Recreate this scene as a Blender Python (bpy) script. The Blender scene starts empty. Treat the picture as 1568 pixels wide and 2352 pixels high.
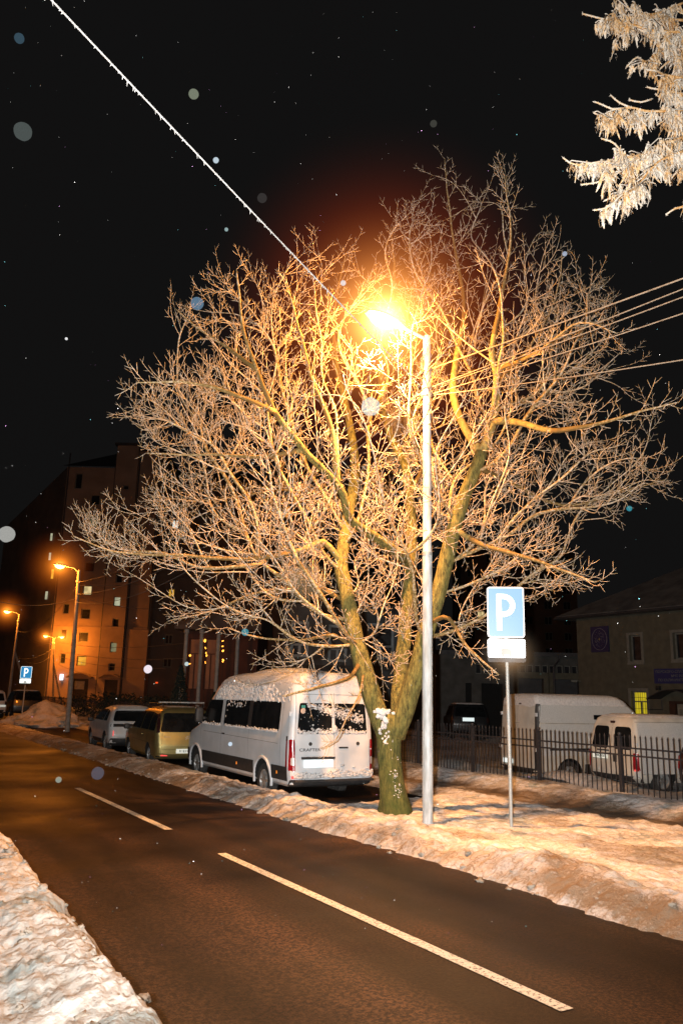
import bpy, bmesh, math, random
import numpy as np
from mathutils import Vector, Matrix, noise, Quaternion
random.seed(7)
R = math.radians
S = bpy.context.scene
C = S.collection
# ------------------------------------------------------------------ camera
# world frame: +Y runs along the road, camera stands on the snow bank at its left edge
FPX, PIT, ROL, H, YAW = 1830., R(12.9), 0.023, 2.1, R(31)
cp, sp, cr, sr, cy, sy = math.cos(PIT), math.sin(PIT), math.cos(ROL), math.sin(ROL), math.cos(YAW), math.sin(YAW)
RGT = Vector((cy, -sy, 0)); FWD = Vector((sy*cp, cy*cp, sp)); UPV = Vector((-sy*sp, -cy*sp, cp))
HEAD = Vector((sy, cy, 0))
ir = RGT*cr + UPV*sr; iu = UPV*cr - RGT*sr
cam = bpy.data.cameras.new('camera'); camo = bpy.data.objects.new('camera', cam); C.objects.link(camo)
camo.matrix_world = Matrix(((ir.x, iu.x, -FWD.x, 0), (ir.y, iu.y, -FWD.y, 0), (ir.z, iu.z, -FWD.z, H), (0, 0, 0, 1)))
cam.sensor_fit = 'VERTICAL'; cam.sensor_height = 36; cam.lens = 36*FPX/2352
cam.clip_start = .05; cam.clip_end = 3000
S.camera = camo

def ray(px, py):
    a = (px-784)/FPX; b = -(py-1176)/FPX
    return RGT*(a*cr-b*sr) + UPV*(b*cr+a*sr) + FWD
def atd(px, py, dep):               # point at a given depth along the camera heading
    d = ray(px, py); t = dep/d.dot(HEAD); return Vector((0, 0, H)) + d*t

# ------------------------------------------------------------------ materials
def N(nt, t, **k):
    n = nt.nodes.new(t)
    for a, b in k.items():
        if hasattr(n, a): setattr(n, a, b)
        else: n.inputs[a].default_value = b
    return n
def newmat(name):
    m = bpy.data.materials.new(name); m.use_nodes = True
    nt = m.node_tree; b = nt.nodes['Principled BSDF']
    return m, nt, b
def c4(c): return (c[0], c[1], c[2], 1)
def mat(name, c1, c2=None, scale=6, rough=.6, bump=0, bscale=30, metal=0, spec=.5, emit=None, es=0, detail=5, stretch=None, lo=.35, hi=.65, coat=0):
    m, nt, b = newmat(name); L = nt.links
    b.inputs['Roughness'].default_value = rough; b.inputs['Metallic'].default_value = metal
    b.inputs['Specular IOR Level'].default_value = spec
    b.inputs['Coat Weight'].default_value = coat
    if c2 is None: c2 = [x*.82 for x in c1]
    tc = N(nt, 'ShaderNodeTexCoord'); src = tc.outputs['Object']
    if stretch:
        mp = N(nt, 'ShaderNodeMapping'); mp.inputs['Scale'].default_value = stretch
        L.new(src, mp.inputs['Vector']); src = mp.outputs['Vector']
    nz = N(nt, 'ShaderNodeTexNoise'); nz.inputs['Scale'].default_value = scale; nz.inputs['Detail'].default_value = detail
    L.new(src, nz.inputs['Vector'])
    rp = N(nt, 'ShaderNodeValToRGB'); rp.color_ramp.elements[0].position = lo; rp.color_ramp.elements[1].position = hi
    rp.color_ramp.elements[0].color = c4(c1); rp.color_ramp.elements[1].color = c4(c2)
    L.new(nz.outputs['Fac'], rp.inputs['Fac']); L.new(rp.outputs['Color'], b.inputs['Base Color'])
    if bump:
        n2 = N(nt, 'ShaderNodeTexNoise'); n2.inputs['Scale'].default_value = bscale; n2.inputs['Detail'].default_value = 6
        L.new(src, n2.inputs['Vector'])
        bp = N(nt, 'ShaderNodeBump'); bp.inputs['Strength'].default_value = bump; bp.inputs['Distance'].default_value = .03
        L.new(n2.outputs['Fac'], bp.inputs['Height']); L.new(bp.outputs['Normal'], b.inputs['Normal'])
    if emit:
        b.inputs['Emission Color'].default_value = c4(emit); b.inputs['Emission Strength'].default_value = es
    return m
def glow(name, c, s):                # a lit window pane or lamp glass
    m, nt, b = newmat(name)
    nz = N(nt, 'ShaderNodeTexNoise'); nz.inputs['Scale'].default_value = 1.5
    rp = N(nt, 'ShaderNodeValToRGB'); rp.color_ramp.elements[0].color = c4([x*.55 for x in c]); rp.color_ramp.elements[1].color = c4(c)
    rp.color_ramp.elements[0].position = .3; rp.color_ramp.elements[1].position = .6
    tc = N(nt, 'ShaderNodeTexCoord'); nt.links.new(tc.outputs['Object'], nz.inputs['Vector'])
    nt.links.new(nz.outputs['Fac'], rp.inputs['Fac'])
    b.inputs['Base Color'].default_value = (.05, .05, .05, 1)
    nt.links.new(rp.outputs['Color'], b.inputs['Emission Color']); b.inputs['Emission Strength'].default_value = s
    return m

def snowmat(name, attr=None, clean=(.80, .78, .77), dirt=(.24, .18, .125), bump=.9, ice=(.06, .05, .045)):
    m, nt, b = newmat(name); L = nt.links
    tc = N(nt, 'ShaderNodeTexCoord')
    n1 = N(nt, 'ShaderNodeTexNoise'); n1.inputs['Scale'].default_value = 2.2; n1.inputs['Detail'].default_value = 8; n1.inputs['Roughness'].default_value = .65
    L.new(tc.outputs['Object'], n1.inputs['Vector'])
    n3 = N(nt, 'ShaderNodeTexNoise'); n3.inputs['Scale'].default_value = 34; n3.inputs['Detail'].default_value = 4
    L.new(tc.outputs['Object'], n3.inputs['Vector'])
    mx = N(nt, 'ShaderNodeMix', data_type='RGBA')
    mx.inputs[6].default_value = c4(clean); mx.inputs[7].default_value = c4(dirt)
    r1 = N(nt, 'ShaderNodeMapRange'); r1.inputs['From Min'].default_value = .45; r1.inputs['From Max'].default_value = .8; r1.inputs['To Max'].default_value = .4
    L.new(n1.outputs['Fac'], r1.inputs['Value'])
    n5 = N(nt, 'ShaderNodeTexNoise'); n5.inputs['Scale'].default_value = 4.5; n5.inputs['Detail'].default_value = 6; n5.inputs['Distortion'].default_value = .6
    L.new(tc.outputs['Object'], n5.inputs['Vector'])
    ck = N(nt, 'ShaderNodeMapRange'); ck.inputs['From Min'].default_value = .485; ck.inputs['From Max'].default_value = .53; ck.inputs['To Min'].default_value = .32; ck.inputs['To Max'].default_value = 0
    s5 = N(nt, 'ShaderNodeMath', operation='SUBTRACT'); L.new(n5.outputs['Fac'], s5.inputs[0]); s5.inputs[1].default_value = .5
    a5 = N(nt, 'ShaderNodeMath', operation='ABSOLUTE'); L.new(s5.outputs[0], a5.inputs[0])
    ck.inputs['From Min'].default_value = 0; ck.inputs['From Max'].default_value = .035; L.new(a5.outputs[0], ck.inputs['Value'])
    ac = N(nt, 'ShaderNodeMath', operation='ADD'); L.new(r1.outputs['Result'], ac.inputs[0]); L.new(ck.outputs['Result'], ac.inputs[1])
    fac = ac.outputs[0]
    if attr:
        at = N(nt, 'ShaderNodeAttribute'); at.attribute_name = attr
        sep = N(nt, 'ShaderNodeSeparateColor'); L.new(at.outputs['Color'], sep.inputs['Color'])
        ad = N(nt, 'ShaderNodeMath', operation='ADD', use_clamp=True)
        ml = N(nt, 'ShaderNodeMath', operation='MULTIPLY_ADD')      # break the dirt up with fine noise
        L.new(n3.outputs['Fac'], ml.inputs[0]); ml.inputs[1].default_value = 1.1; ml.inputs[2].default_value = .45
        m2 = N(nt, 'ShaderNodeMath', operation='MULTIPLY'); L.new(ml.outputs[0], m2.inputs[0]); L.new(sep.outputs['Red'], m2.inputs[1])
        L.new(m2.outputs[0], ad.inputs[0]); L.new(fac, ad.inputs[1]); fac = ad.outputs[0]
    n6 = N(nt, 'ShaderNodeTexNoise'); n6.inputs['Scale'].default_value = 1.3; n6.inputs['Detail'].default_value = 7; n6.inputs['Roughness'].default_value = .68; n6.inputs['Distortion'].default_value = .4
    mp6 = N(nt, 'ShaderNodeMapping'); mp6.inputs['Location'].default_value = (5, 9, 2); L.new(tc.outputs['Object'], mp6.inputs['Vector']); L.new(mp6.outputs['Vector'], n6.inputs['Vector'])
    r6 = N(nt, 'ShaderNodeMapRange'); r6.inputs['From Min'].default_value = .53; r6.inputs['From Max'].default_value = .60; r6.inputs['To Max'].default_value = .75; L.new(n6.outputs['Fac'], r6.inputs['Value'])
    m6 = N(nt, 'ShaderNodeMix', data_type='RGBA'); m6.inputs[6].default_value = c4(clean); m6.inputs[7].default_value = (clean[0]*.42, clean[1]*.56, clean[2]*.62, 1)
    L.new(r6.outputs['Result'], m6.inputs[0]); L.new(m6.outputs[2], mx.inputs[6])
    L.new(fac, mx.inputs[0])
    out = mx.outputs[2]
    if attr:
        mi = N(nt, 'ShaderNodeMix', data_type='RGBA'); mi.inputs[7].default_value = c4(ice)
        L.new(sep.outputs['Green'], mi.inputs[0]); L.new(out, mi.inputs[6]); out = mi.outputs[2]
        rr = N(nt, 'ShaderNodeMapRange'); rr.inputs['To Min'].default_value = .75; rr.inputs['To Max'].default_value = .3
        L.new(sep.outputs['Green'], rr.inputs['Value']); L.new(rr.outputs['Result'], b.inputs['Roughness'])
    else: b.inputs['Roughness'].default_value = .75
    L.new(out, b.inputs['Base Color'])
    b.inputs['Specular IOR Level'].default_value = .25
    n2 = N(nt, 'ShaderNodeTexNoise'); n2.inputs['Scale'].default_value = 9; n2.inputs['Detail'].default_value = 9; n2.inputs['Roughness'].default_value = .6
    L.new(tc.outputs['Object'], n2.inputs['Vector'])
    bp = N(nt, 'ShaderNodeBump'); bp.inputs['Strength'].default_value = bump; bp.inputs['Distance'].default_value = .07
    L.new(n2.outputs['Fac'], bp.inputs['Height']); L.new(bp.outputs['Normal'], b.inputs['Normal'])
    return m

M = {}
M['snow'] = snowmat('snow_clean')
M['snow_clod'] = snowmat('dirty_snow_clod', clean=(.42, .35, .28), dirt=(.20, .15, .11))
M['snow_ground'] = snowmat('snow_ground', 'dirt')
M['snow_near'] = snowmat('snow_near', 'dirt', clean=(.56, .53, .49), dirt=(.24, .19, .14), bump=.6)
M['snow_car'] = mat('snow_on_car', (.78, .77, .76), (.62, .61, .61), 18, .8, .9, 45)
M['white_paint'] = mat('white_paint', (.67, .71, .75), (.55, .585, .61), 2.5, .38, .02, 60, lo=.3, hi=.75, coat=.3)
M['white_dirty'] = mat('white_dirty_paint', (.62, .60, .54), (.44, .42, .37), 3.0, .5, .05, 70, lo=.3, hi=.75)
M['white_frost'] = mat('frosted_white_paint', (.62, .63, .62), (.46, .47, .46), 60, .85, .3, 160)
M['gold_paint'] = mat('gold_paint', (.42, .36, .15), (.33, .285, .12), 3, .42, .02, 60, metal=.8, coat=.4)
M['silver_paint'] = mat('silver_paint', (.62, .64, .65), (.50, .52, .53), 3, .38, .02, 60, coat=.4)
M['black_paint'] = mat('black_paint', (.012, .013, .015), None, 5, .3, coat=.4)
M['maroon_paint'] = mat('maroon_paint', (.035, .012, .012), None, 5, .3, coat=.4)
M['glass'] = mat('dark_glass', (.006, .007, .008), (.012, .013, .014), 4, .12, spec=.35)
M['curtain_glass'] = mat('room_glass', (.012, .013, .015), (.03, .03, .034), 4, .35, spec=.12)
M['plastic'] = mat('black_plastic', (.02, .02, .021), (.035, .035, .036), 12, .6)
M['rubber'] = mat('tyre_rubber', (.018, .018, .018), (.05, .048, .045), 20, .85, .3, 80)
M['alloy'] = mat('wheel_metal', (.45, .46, .46), (.30, .30, .29), 12, .4, metal=.6)
M['dark_well'] = mat('wheel_well', (.012, .012, .012), None, 8, .95)
M['red_lens'] = mat('red_lens', (.30, .008, .012), (.20, .004, .01), 30, .2, emit=(.6, .01, .02), es=.03)
M['red_reflector'] = mat('red_reflector', (.6, .03, .03), None, 20, .3, emit=(1, .12, .10), es=.9)  # red glow put into the material, as if throwing back the flash
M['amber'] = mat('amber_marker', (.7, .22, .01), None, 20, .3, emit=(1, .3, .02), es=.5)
M['clear_lens'] = mat('clear_lens', (.55, .55, .56), None, 30, .2)
M['plate_white'] = mat('reflective_plate_glow', (.85, .88, .88), (.80, .84, .85), 6, .4, emit=(.85, 1, 1), es=.75)  # emission stands in for flash thrown back by the plate
M['plate_dim'] = mat('reflective_plate_far_glow', (.8, .85, .82), (.75, .8, .78), 6, .4, emit=(.85, 1, .9), es=.35)  # weaker painted glow in place of reflected flash
M['plate_ink'] = mat('plate_ink', (.02, .025, .025), None, 6, .6)
M['asphalt_seam'] = mat('panel_gap', (.03, .03, .03), None, 6, .9)
M['pole_metal'] = mat('galvanised_pole', (.58, .62, .63), (.36, .38, .37), 7, .55, .15, 40, metal=.0, stretch=(3, 3, .5))
M['zinc'] = mat('zinc_post', (.45, .47, .45), (.33, .35, .34), 90, .5, .2, 120, metal=.3)
M['concrete_pole'] = mat('concrete_pole', (.36, .33, .29), (.25, .23, .20), 6, .85, .2, 40)
M['steel_dark'] = mat('dark_steel', (.05, .05, .052), (.035, .034, .034), 20, .6, .1, 60)
M['fence_paint'] = mat('fence_paint', (.028, .027, .032), (.05, .045, .045), 25, .55, .15, 70)
M['wire'] = mat('wire_sheath', (.16, .14, .12), (.30, .28, .26), 25, .8, stretch=(1, 1, 1))
M['rime_wire'] = mat('rimed_wire', (.40, .33, .25), (.24, .18, .12), 25, .85)
M['frost_wire'] = mat('frosted_wire', (.75, .74, .72), (.55, .54, .52), 30, .85, .4, 90)
M['sign_blue'] = mat('reflective_blue_glow', (.02, .07, .20), (.03, .09, .24), 140, .35, emit=(.29, .49, .77), es=1.0, lo=.4, hi=.7)  # blue glow painted in for the flash the sheet returns
M['sign_white'] = mat('reflective_white_glow', (.9, .9, .9), (.85, .85, .85), 40, .4, emit=(1, 1, 1), es=1.3)  # border and letter glow on their own, imitating reflected flash
M['sign_plate'] = mat('reflective_white_plate_glow', (.9, .9, .9), (.85, .85, .85), 40, .4, emit=(1, 1, .98), es=6.0)  # strong emission imitates the plate's glare under flash
M['sign_grey'] = mat('sign_symbol', (.10, .11, .10), None, 20, .5, emit=(.55, .56, .52), es=.75)  # grey carries added glow, washed out like the plate
M['sign_blue_far'] = mat('far_reflective_blue_glow', (.02, .18, .50), None, 40, .35, emit=(.03, .28, .60), es=.8)  # far panel glows by itself in place of returned flash
M['sign_white_far'] = mat('far_reflective_white_glow', (.9, .9, .9), None, 40, .4, emit=(.8, 1, 1), es=1.3)  # emission painted in, as if the far sign reflected flash
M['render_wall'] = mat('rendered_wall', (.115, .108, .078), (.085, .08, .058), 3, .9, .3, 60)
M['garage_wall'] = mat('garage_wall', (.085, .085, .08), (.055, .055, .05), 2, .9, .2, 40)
M['trim_white'] = mat('window_trim', (.20, .20, .175), (.15, .15, .13), 8, .7)
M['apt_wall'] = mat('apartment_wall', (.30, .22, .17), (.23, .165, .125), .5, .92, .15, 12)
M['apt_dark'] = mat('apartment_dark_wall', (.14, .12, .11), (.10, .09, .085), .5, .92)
M['porch_wall'] = mat('porch_wall', (.13, .055, .04), (.09, .04, .03), .8, .9)
M['roof_sheet'] = mat('snow_dusted_roof', (.16, .16, .155), (.08, .08, .08), 1.5, .85, .2, 25)
M['dark_metal_sheet'] = mat('dark_sheet', (.03, .03, .033), (.045, .045, .05), 4, .6)
M['navy_board'] = mat('navy_board', (.002, .018, .11), (.004, .024, .13), 5, .5)
M['board_letter'] = mat('board_letter', (.17, .19, .18), (.10, .12, .13), 6, .6)
M['purple_board'] = mat('violet_board', (.006, .016, .075), (.010, .02, .09), 5, .5)
M['board_line'] = mat('board_line', (.28, .28, .30), None, 6, .6)
M['gold_line'] = mat('board_star', (.35, .28, .10), None, 6, .6)
M['door_cream'] = mat('door_cream', (.30, .29, .24), (.22, .21, .17), 4, .6)
M['leaf_dark'] = mat('dark_hedge', (.018, .032, .03), (.03, .045, .035), 3, .9)
M['column_pale'] = mat('pale_column', (.40, .48, .52), (.30, .37, .40), 4, .6)
M['bird_twig'] = mat('mistletoe_twig', (.13, .10, .05), (.22, .18, .11), 12, .9)
M['win_yellow'] = glow('lit_yellow', (.95, .75, .02), .62)
M['win_cream'] = glow('lit_cream', (1.0, .78, .36), .8)
M['win_amber'] = glow('lit_amber', (1.0, .52, .05), .75)
M['win_white'] = glow('lit_white', (.95, .98, .9), .95)
M['win_green'] = glow('lit_green', (.50, .52, .28), .38)
M['win_pale'] = glow('lit_pale', (.80, .82, .55), .55)
M['win_dim'] = glow('lit_dim', (.35, .32, .16), .3)
M['win_orange'] = glow('lit_orange', (1.0, .50, .16), .9)
M['lamp_glass'] = glow('lamp_glass', (1.0, .85, .55), 14)
M['lamp_far'] = glow('lamp_glass_far', (1.0, .62, .16), 9)
M['bulb'] = glow('garland_bulb', (1.0, .36, .04), 5)
M['blue_bulb'] = glow('door_light', (.75, .85, 1.0), 4)
M['red_bulb'] = glow('red_signal', (1.0, .1, .02), 1.5)

# ------------------------------------------------------------------ mesh builder
class MB:
    def __init__(s): s.v = []; s.f = []; s.m = []; s.col = None
    def add(s, vs, fs, mi=0):
        o = len(s.v); s.v += [tuple(v) for v in vs]; s.f += [tuple(i+o for i in f) for f in fs]; s.m += [mi]*len(fs); return o
    def box(s, c, d, rz=0, mi=0, mtx=None):
        x, y, z = d[0]/2, d[1]/2, d[2]/2; ca, sa = math.cos(rz), math.sin(rz); vs = []
        for k in range(8):
            a = x if k & 1 else -x; b = y if k & 2 else -y; e = z if k & 4 else -z
            p = Vector((a*ca-b*sa+c[0], a*sa+b*ca+c[1], e+c[2]))
            vs.append(mtx @ p if mtx else p)
        s.add(vs, [(0, 2, 3, 1), (4, 5, 7, 6), (0, 1, 5, 4), (2, 6, 7, 3), (0, 4, 6, 2), (1, 3, 7, 5)], mi); return s
    def bb(s, x0, x1, y0, y1, z0, z1, mi=0):
        return s.box(((x0+x1)/2, (y0+y1)/2, (z0+z1)/2), (abs(x1-x0), abs(y1-y0), abs(z1-z0)), 0, mi)
    def tube(s, pts, rad, n=6, cap=True, mi=0, ph=0):
        pts = [Vector(p) for p in pts]
        if not hasattr(rad, '__len__'): rad = [rad]*len(pts)
        t = (pts[1]-pts[0]).normalized(); u = t.orthogonal().normalized(); o = len(s.v); K = len(pts)
        for i, p in enumerate(pts):
            if i: 
                t2 = ((pts[i+1]-pts[i-1]) if i < K-1 else (pts[i]-pts[i-1]))
                t2 = t2.normalized() if t2.length > 1e-9 else t
                u = (u - t2*u.dot(t2))
                u = u.normalized() if u.length > 1e-6 else t2.orthogonal().normalized(); t = t2
            w = t.cross(u); r = rad[i]
            for k in range(n):
                a = 2*math.pi*k/n+ph; q = p+(u*math.cos(a)+w*math.sin(a))*r; s.v.append((q.x, q.y, q.z))
        for i in range(K-1):
            for k in range(n):
                s.f.append((o+i*n+k, o+i*n+(k+1) % n, o+(i+1)*n+(k+1) % n, o+(i+1)*n+k)); s.m.append(mi)
        if cap:
            s.f.append(tuple(o+k for k in reversed(range(n)))); s.m.append(mi)
            s.f.append(tuple(o+(K-1)*n+k for k in range(n))); s.m.append(mi)
        return s
    def lathe(s, prof, c, axis='Z', n=24, mi=0, mtx=None):   # prof: (radius, height)
        o = len(s.v)
        for r, h in prof:
            for k in range(n):
                a = 2*math.pi*k/n; x, y = r*math.cos(a), r*math.sin(a)
                p = Vector((x, y, h)) if axis == 'Z' else (Vector((h, x, y)) if axis == 'X' else Vector((x, h, y)))
                p += Vector(c); s.v.append(tuple(mtx @ p if mtx else p))
        for i in range(len(prof)-1):
            for k in range(n):
                s.f.append((o+i*n+k, o+i*n+(k+1) % n, o+(i+1)*n+(k+1) % n, o+(i+1)*n+k)); s.m.append(mi)
        return s
    def poly(s, pts, mi=0):
        s.add(pts, [tuple(range(len(pts)))], mi); return s
    def blob(s, c, r, sq=(1, 1, 1), seed=0, sub=1, amp=.3, mi=0):
        bm = bmesh.new(); bmesh.ops.create_icosphere(bm, subdivisions=sub, radius=1)
        vs = []
        for v in bm.verts:
            k = 1+amp*noise.noise(v.co*1.7+Vector((seed*3.1, seed*1.7, seed)))
            vs.append((c[0]+v.co.x*r*sq[0]*k, c[1]+v.co.y*r*sq[1]*k, c[2]+v.co.z*r*sq[2]*k))
        s.add(vs, [tuple(v.index for v in f.verts) for f in bm.faces], mi); bm.free(); return s
    def build(s, name, mats, parent=None, smooth=None, recalc=False):
        me = bpy.data.meshes.new(name); me.from_pydata(s.v, [], s.f)
        if not isinstance(mats, (list, tuple)): mats = [mats]
        for m in mats: me.materials.append(m)
        if len(mats) > 1: me.polygons.foreach_set('material_index', s.m)
        if recalc:
            bm = bmesh.new(); bm.from_mesh(me); bmesh.ops.recalc_face_normals(bm, faces=bm.faces); bm.to_mesh(me); bm.free()
        if smooth is not None:
            me.polygons.foreach_set('use_smooth', [True]*len(me.polygons))
            if smooth < 180: me.set_sharp_from_angle(angle=R(smooth))
        me.update()
        o = bpy.data.objects.new(name, me); C.objects.link(o)
        if parent: o.parent = parent
        return o
def tag(o, label=None, cat=None, group=None, kind=None):
    if label: o['label'] = label
    if cat: o['category'] = cat
    if group: o['group'] = group
    if kind: o['kind'] = kind
    return o
def empty(name, loc=(0, 0, 0), rz=0, label=None, cat=None, group=None):
    o = bpy.data.objects.new(name, None); C.objects.link(o); o.location = loc; o.rotation_euler = (0, 0, rz)
    o.empty_display_size = .2
    return tag(o, label, cat, group)
def copy_tree(o, parent=None):
    c = o.copy(); C.objects.link(c)
    if parent: c.parent = parent
    for ch in list(o.children): copy_tree(ch, c)
    return c
def text_mesh(body, size, name, m, parent, mtx, ext=.002, align='LEFT'):
    cu = bpy.data.curves.new(name, 'FONT'); cu.body = body; cu.size = size; cu.extrude = ext; cu.align_x = align; cu.offset = size*.008
    t = bpy.data.objects.new(name, cu); C.objects.link(t)
    dg = bpy.context.evaluated_depsgraph_get(); me = bpy.data.meshes.new_from_object(t.evaluated_get(dg))
    bpy.data.objects.remove(t); bpy.data.curves.remove(cu)
    me.materials.clear(); me.materials.append(m)
    o = bpy.data.objects.new(name, me); C.objects.link(o)
    if parent: o.parent = parent
    o.matrix_local = mtx
    return o
def axes(x, y, z, loc):
    return Matrix(((x[0], y[0], z[0], loc[0]), (x[1], y[1], z[1], loc[1]), (x[2], y[2], z[2], loc[2]), (0, 0, 0, 1)))
def catmull(P, step):
    P = [Vector(p) for p in P]; out = []
    Q = [P[0]*2-P[1]]+P+[P[-1]*2-P[-2]]
    for i in range(1, len(Q)-2):
        a, b, c, d = Q[i-1], Q[i], Q[i+1], Q[i+2]; n = max(1, int((c-b).length/step))
        for k in range(n):
            t = k/n; out.append(.5*((2*b)+(c-a)*t+(2*a-5*b+4*c-d)*t*t+(3*b-a-3*c+d)*t**3))
    out.append(P[-1]); return out
def fbm(x, y, z=0., o=4):
    return noise.fractal((x, y, z), 1.0, 2.0, o)
def sstep(a, b, x):
    t = min(1, max(0, (x-a)/(b-a))); return t*t*(3-2*t)

# ------------------------------------------------------------------ ground, road, snow
def heightfield(name, xs, ys, hf, m, kind='structure'):
    nx, ny = len(xs), len(ys); v = []; col = []
    for y in ys:
        for x in xs:
            h, d, i = hf(x, y); v.append((x, y, h)); col += [d, i, 0, 1]
    f = [(j*nx+i, j*nx+i+1, (j+1)*nx+i+1, (j+1)*nx+i) for j in range(ny-1) for i in range(nx-1)]
    me = bpy.data.meshes.new(name); me.from_pydata(v, [], f); me.materials.append(m)
    at = me.color_attributes.new('dirt', 'FLOAT_COLOR', 'POINT'); at.data.foreach_set('color', col)
    me.polygons.foreach_set('use_smooth', [True]*len(f)); me.update()
    o = bpy.data.objects.new(name, me); C.objects.link(o); o['kind'] = kind; return o
def lin(a, b, s): 
    n = max(1, round((b-a)/s)); return [a+(b-a)*i/n for i in range(n+1)]

g = MB(); g.poly([(-600, -300, -.12), (900, -300, -.12), (900, 1500, -.12), (-600, 1500, -.12)])
tag(g.build('ground', M['snow']), kind='structure')

# asphalt: dark, worn in the wheel tracks, wet sheen and salt streaks
m, nt, b = newmat('asphalt'); L = nt.links
tc = N(nt, 'ShaderNodeTexCoord')
n1 = N(nt, 'ShaderNodeTexNoise'); n1.inputs['Scale'].default_value = 30; n1.inputs['Detail'].default_value = 4; n1.inputs['Roughness'].default_value = .9
mp = N(nt, 'ShaderNodeMapping'); mp.inputs['Scale'].default_value = (.9, .07, 1)
n2 = N(nt, 'ShaderNodeTexNoise'); n2.inputs['Scale'].default_value = 1.6; n2.inputs['Detail'].default_value = 6
n3 = N(nt, 'ShaderNodeTexNoise'); n3.inputs['Scale'].default_value = .45; n3.inputs['Detail'].default_value = 4
L.new(tc.outputs['Object'], n1.inputs['Vector']); L.new(tc.outputs['Object'], mp.inputs['Vector']); L.new(mp.outputs['Vector'], n2.inputs['Vector']); L.new(tc.outputs['Object'], n3.inputs['Vector'])
r1 = N(nt, 'ShaderNodeValToRGB'); e = r1.color_ramp.elements; e[0].position = .43; e[0].color = (.008, .006, .006, 1); e[1].position = .60; e[1].color = (.110, .058, .030, 1)
L.new(n1.outputs['Fac'], r1.inputs['Fac'])
r2 = N(nt, 'ShaderNodeValToRGB'); e = r2.color_ramp.elements; e[0].position = .38; e[0].color = (.30, .30, .32, 1); e[1].position = .66; e[1].color = (1.3, 1.2, 1.1, 1)
L.new(n2.outputs['Fac'], r2.inputs['Fac'])
r3 = N(nt, 'ShaderNodeValToRGB'); e = r3.color_ramp.elements; e[0].position = .38; e[0].color = (.40, .40, .40, 1); e[1].position = .58; e[1].color = (1, 1, 1, 1)
L.new(n3.outputs['Fac'], r3.inputs['Fac'])
x1 = N(nt, 'ShaderNodeMix', data_type='RGBA', blend_type='MULTIPLY'); x1.inputs[0].default_value = 1
x2 = N(nt, 'ShaderNodeMix', data_type='RGBA', blend_type='MULTIPLY'); x2.inputs[0].default_value = 1
L.new(r1.outputs['Color'], x1.inputs[6]); L.new(r2.outputs['Color'], x1.inputs[7]); L.new(x1.outputs[2], x2.inputs[6]); L.new(r3.outputs['Color'], x2.inputs[7])
L.new(x2.outputs[2], b.inputs['Base Color'])
rr = N(nt, 'ShaderNodeMapRange'); rr.inputs['From Min'].default_value = .3; rr.inputs['From Max'].default_value = .7; rr.inputs['To Min'].default_value = .50; rr.inputs['To Max'].default_value = .75
L.new(n3.outputs['Fac'], rr.inputs['Value']); L.new(rr.outputs['Result'], b.inputs['Roughness'])
b.inputs['Specular IOR Level'].default_value = .22
bp = N(nt, 'ShaderNodeBump'); bp.inputs['Strength'].default_value = .7; bp.inputs['Distance'].default_value = .006
L.new(n1.outputs['Fac'], bp.inputs['Height']); L.new(bp.outputs['Normal'], b.inputs['Normal'])
# crumbs of salt and snow dragged on to the lane, and faint wheel tracks along it
sx = N(nt, 'ShaderNodeSeparateXYZ'); L.new(tc.outputs['Object'], sx.inputs[0])
wv = N(nt, 'ShaderNodeMath', operation='MULTIPLY_ADD'); L.new(sx.outputs['X'], wv.inputs[0]); wv.inputs[1].default_value = 3.9; L.new(n3.outputs['Fac'], wv.inputs[2])
sn = N(nt, 'ShaderNodeMath', operation='SINE'); L.new(wv.outputs[0], sn.inputs[0])
tr_ = N(nt, 'ShaderNodeMapRange'); tr_.inputs['From Min'].default_value = -1; tr_.inputs['To Min'].default_value = .42; tr_.inputs['To Max'].default_value = 1.10; L.new(sn.outputs[0], tr_.inputs['Value'])
x3 = N(nt, 'ShaderNodeMix', data_type='RGBA', blend_type='MULTIPLY'); x3.inputs[0].default_value = 1; L.new(x2.outputs[2], x3.inputs[6]); L.new(tr_.outputs['Result'], x3.inputs[7])
L.new(x3.outputs[2], b.inputs['Base Color'])
M['asphalt'] = m
g = MB()
ys = [-40, 0, 20, 60, 120, 300]
for i in range(len(ys)-1):
    for x0, x1_, z0, z1 in ((.9, 4.6, -.03, 0), (4.6, 11.0, 0, -.012)):
        g.poly([(x0, ys[i], z0), (x1_, ys[i], z1), (x1_, ys[i+1], z1), (x0, ys[i+1], z0)])
tag(g.build('road', M['asphalt']), kind='structure')
# centre line dashes
m, nt, b = newmat('worn_line_paint'); L = nt.links
tc = N(nt, 'ShaderNodeTexCoord'); nz = N(nt, 'ShaderNodeTexNoise'); nz.inputs['Scale'].default_value = 38; nz.inputs['Detail'].default_value = 6; nz.inputs['Roughness'].default_value = .75
L.new(tc.outputs['Object'], nz.inputs['Vector'])
rp = N(nt, 'ShaderNodeValToRGB'); e = rp.color_ramp.elements; e[0].position = .40; e[0].color = (.06, .045, .035, 1); e[1].position = .48; e[1].color = (.70, .66, .56, 1)
L.new(nz.outputs['Fac'], rp.inputs['Fac']); L.new(rp.outputs['Color'], b.inputs['Base Color']); b.inputs['Roughness'].default_value = .7
M['line'] = m
for k, (a, e_) in enumerate([(-3.6, 2.4), (4.42, 10.5), (12.55, 18.4)]):
    g = MB(); n = 24; vs = []
    for i in range(n+1):
        y = a+(e_-a)*i/n; w = .062+.006*noise.noise((y*3, k, 0)); dx = .004*noise.noise((y*5, k, 7))
        vs += [(4.57-w+dx, y, .007), (4.57+w+dx, y, .007)]
    g.add(vs, [(2*i, 2*i+1, 2*i+3, 2*i+2) for i in range(n)])
    o = tag(g.build('lane_marking', M['line']), kind='structure')

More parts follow.
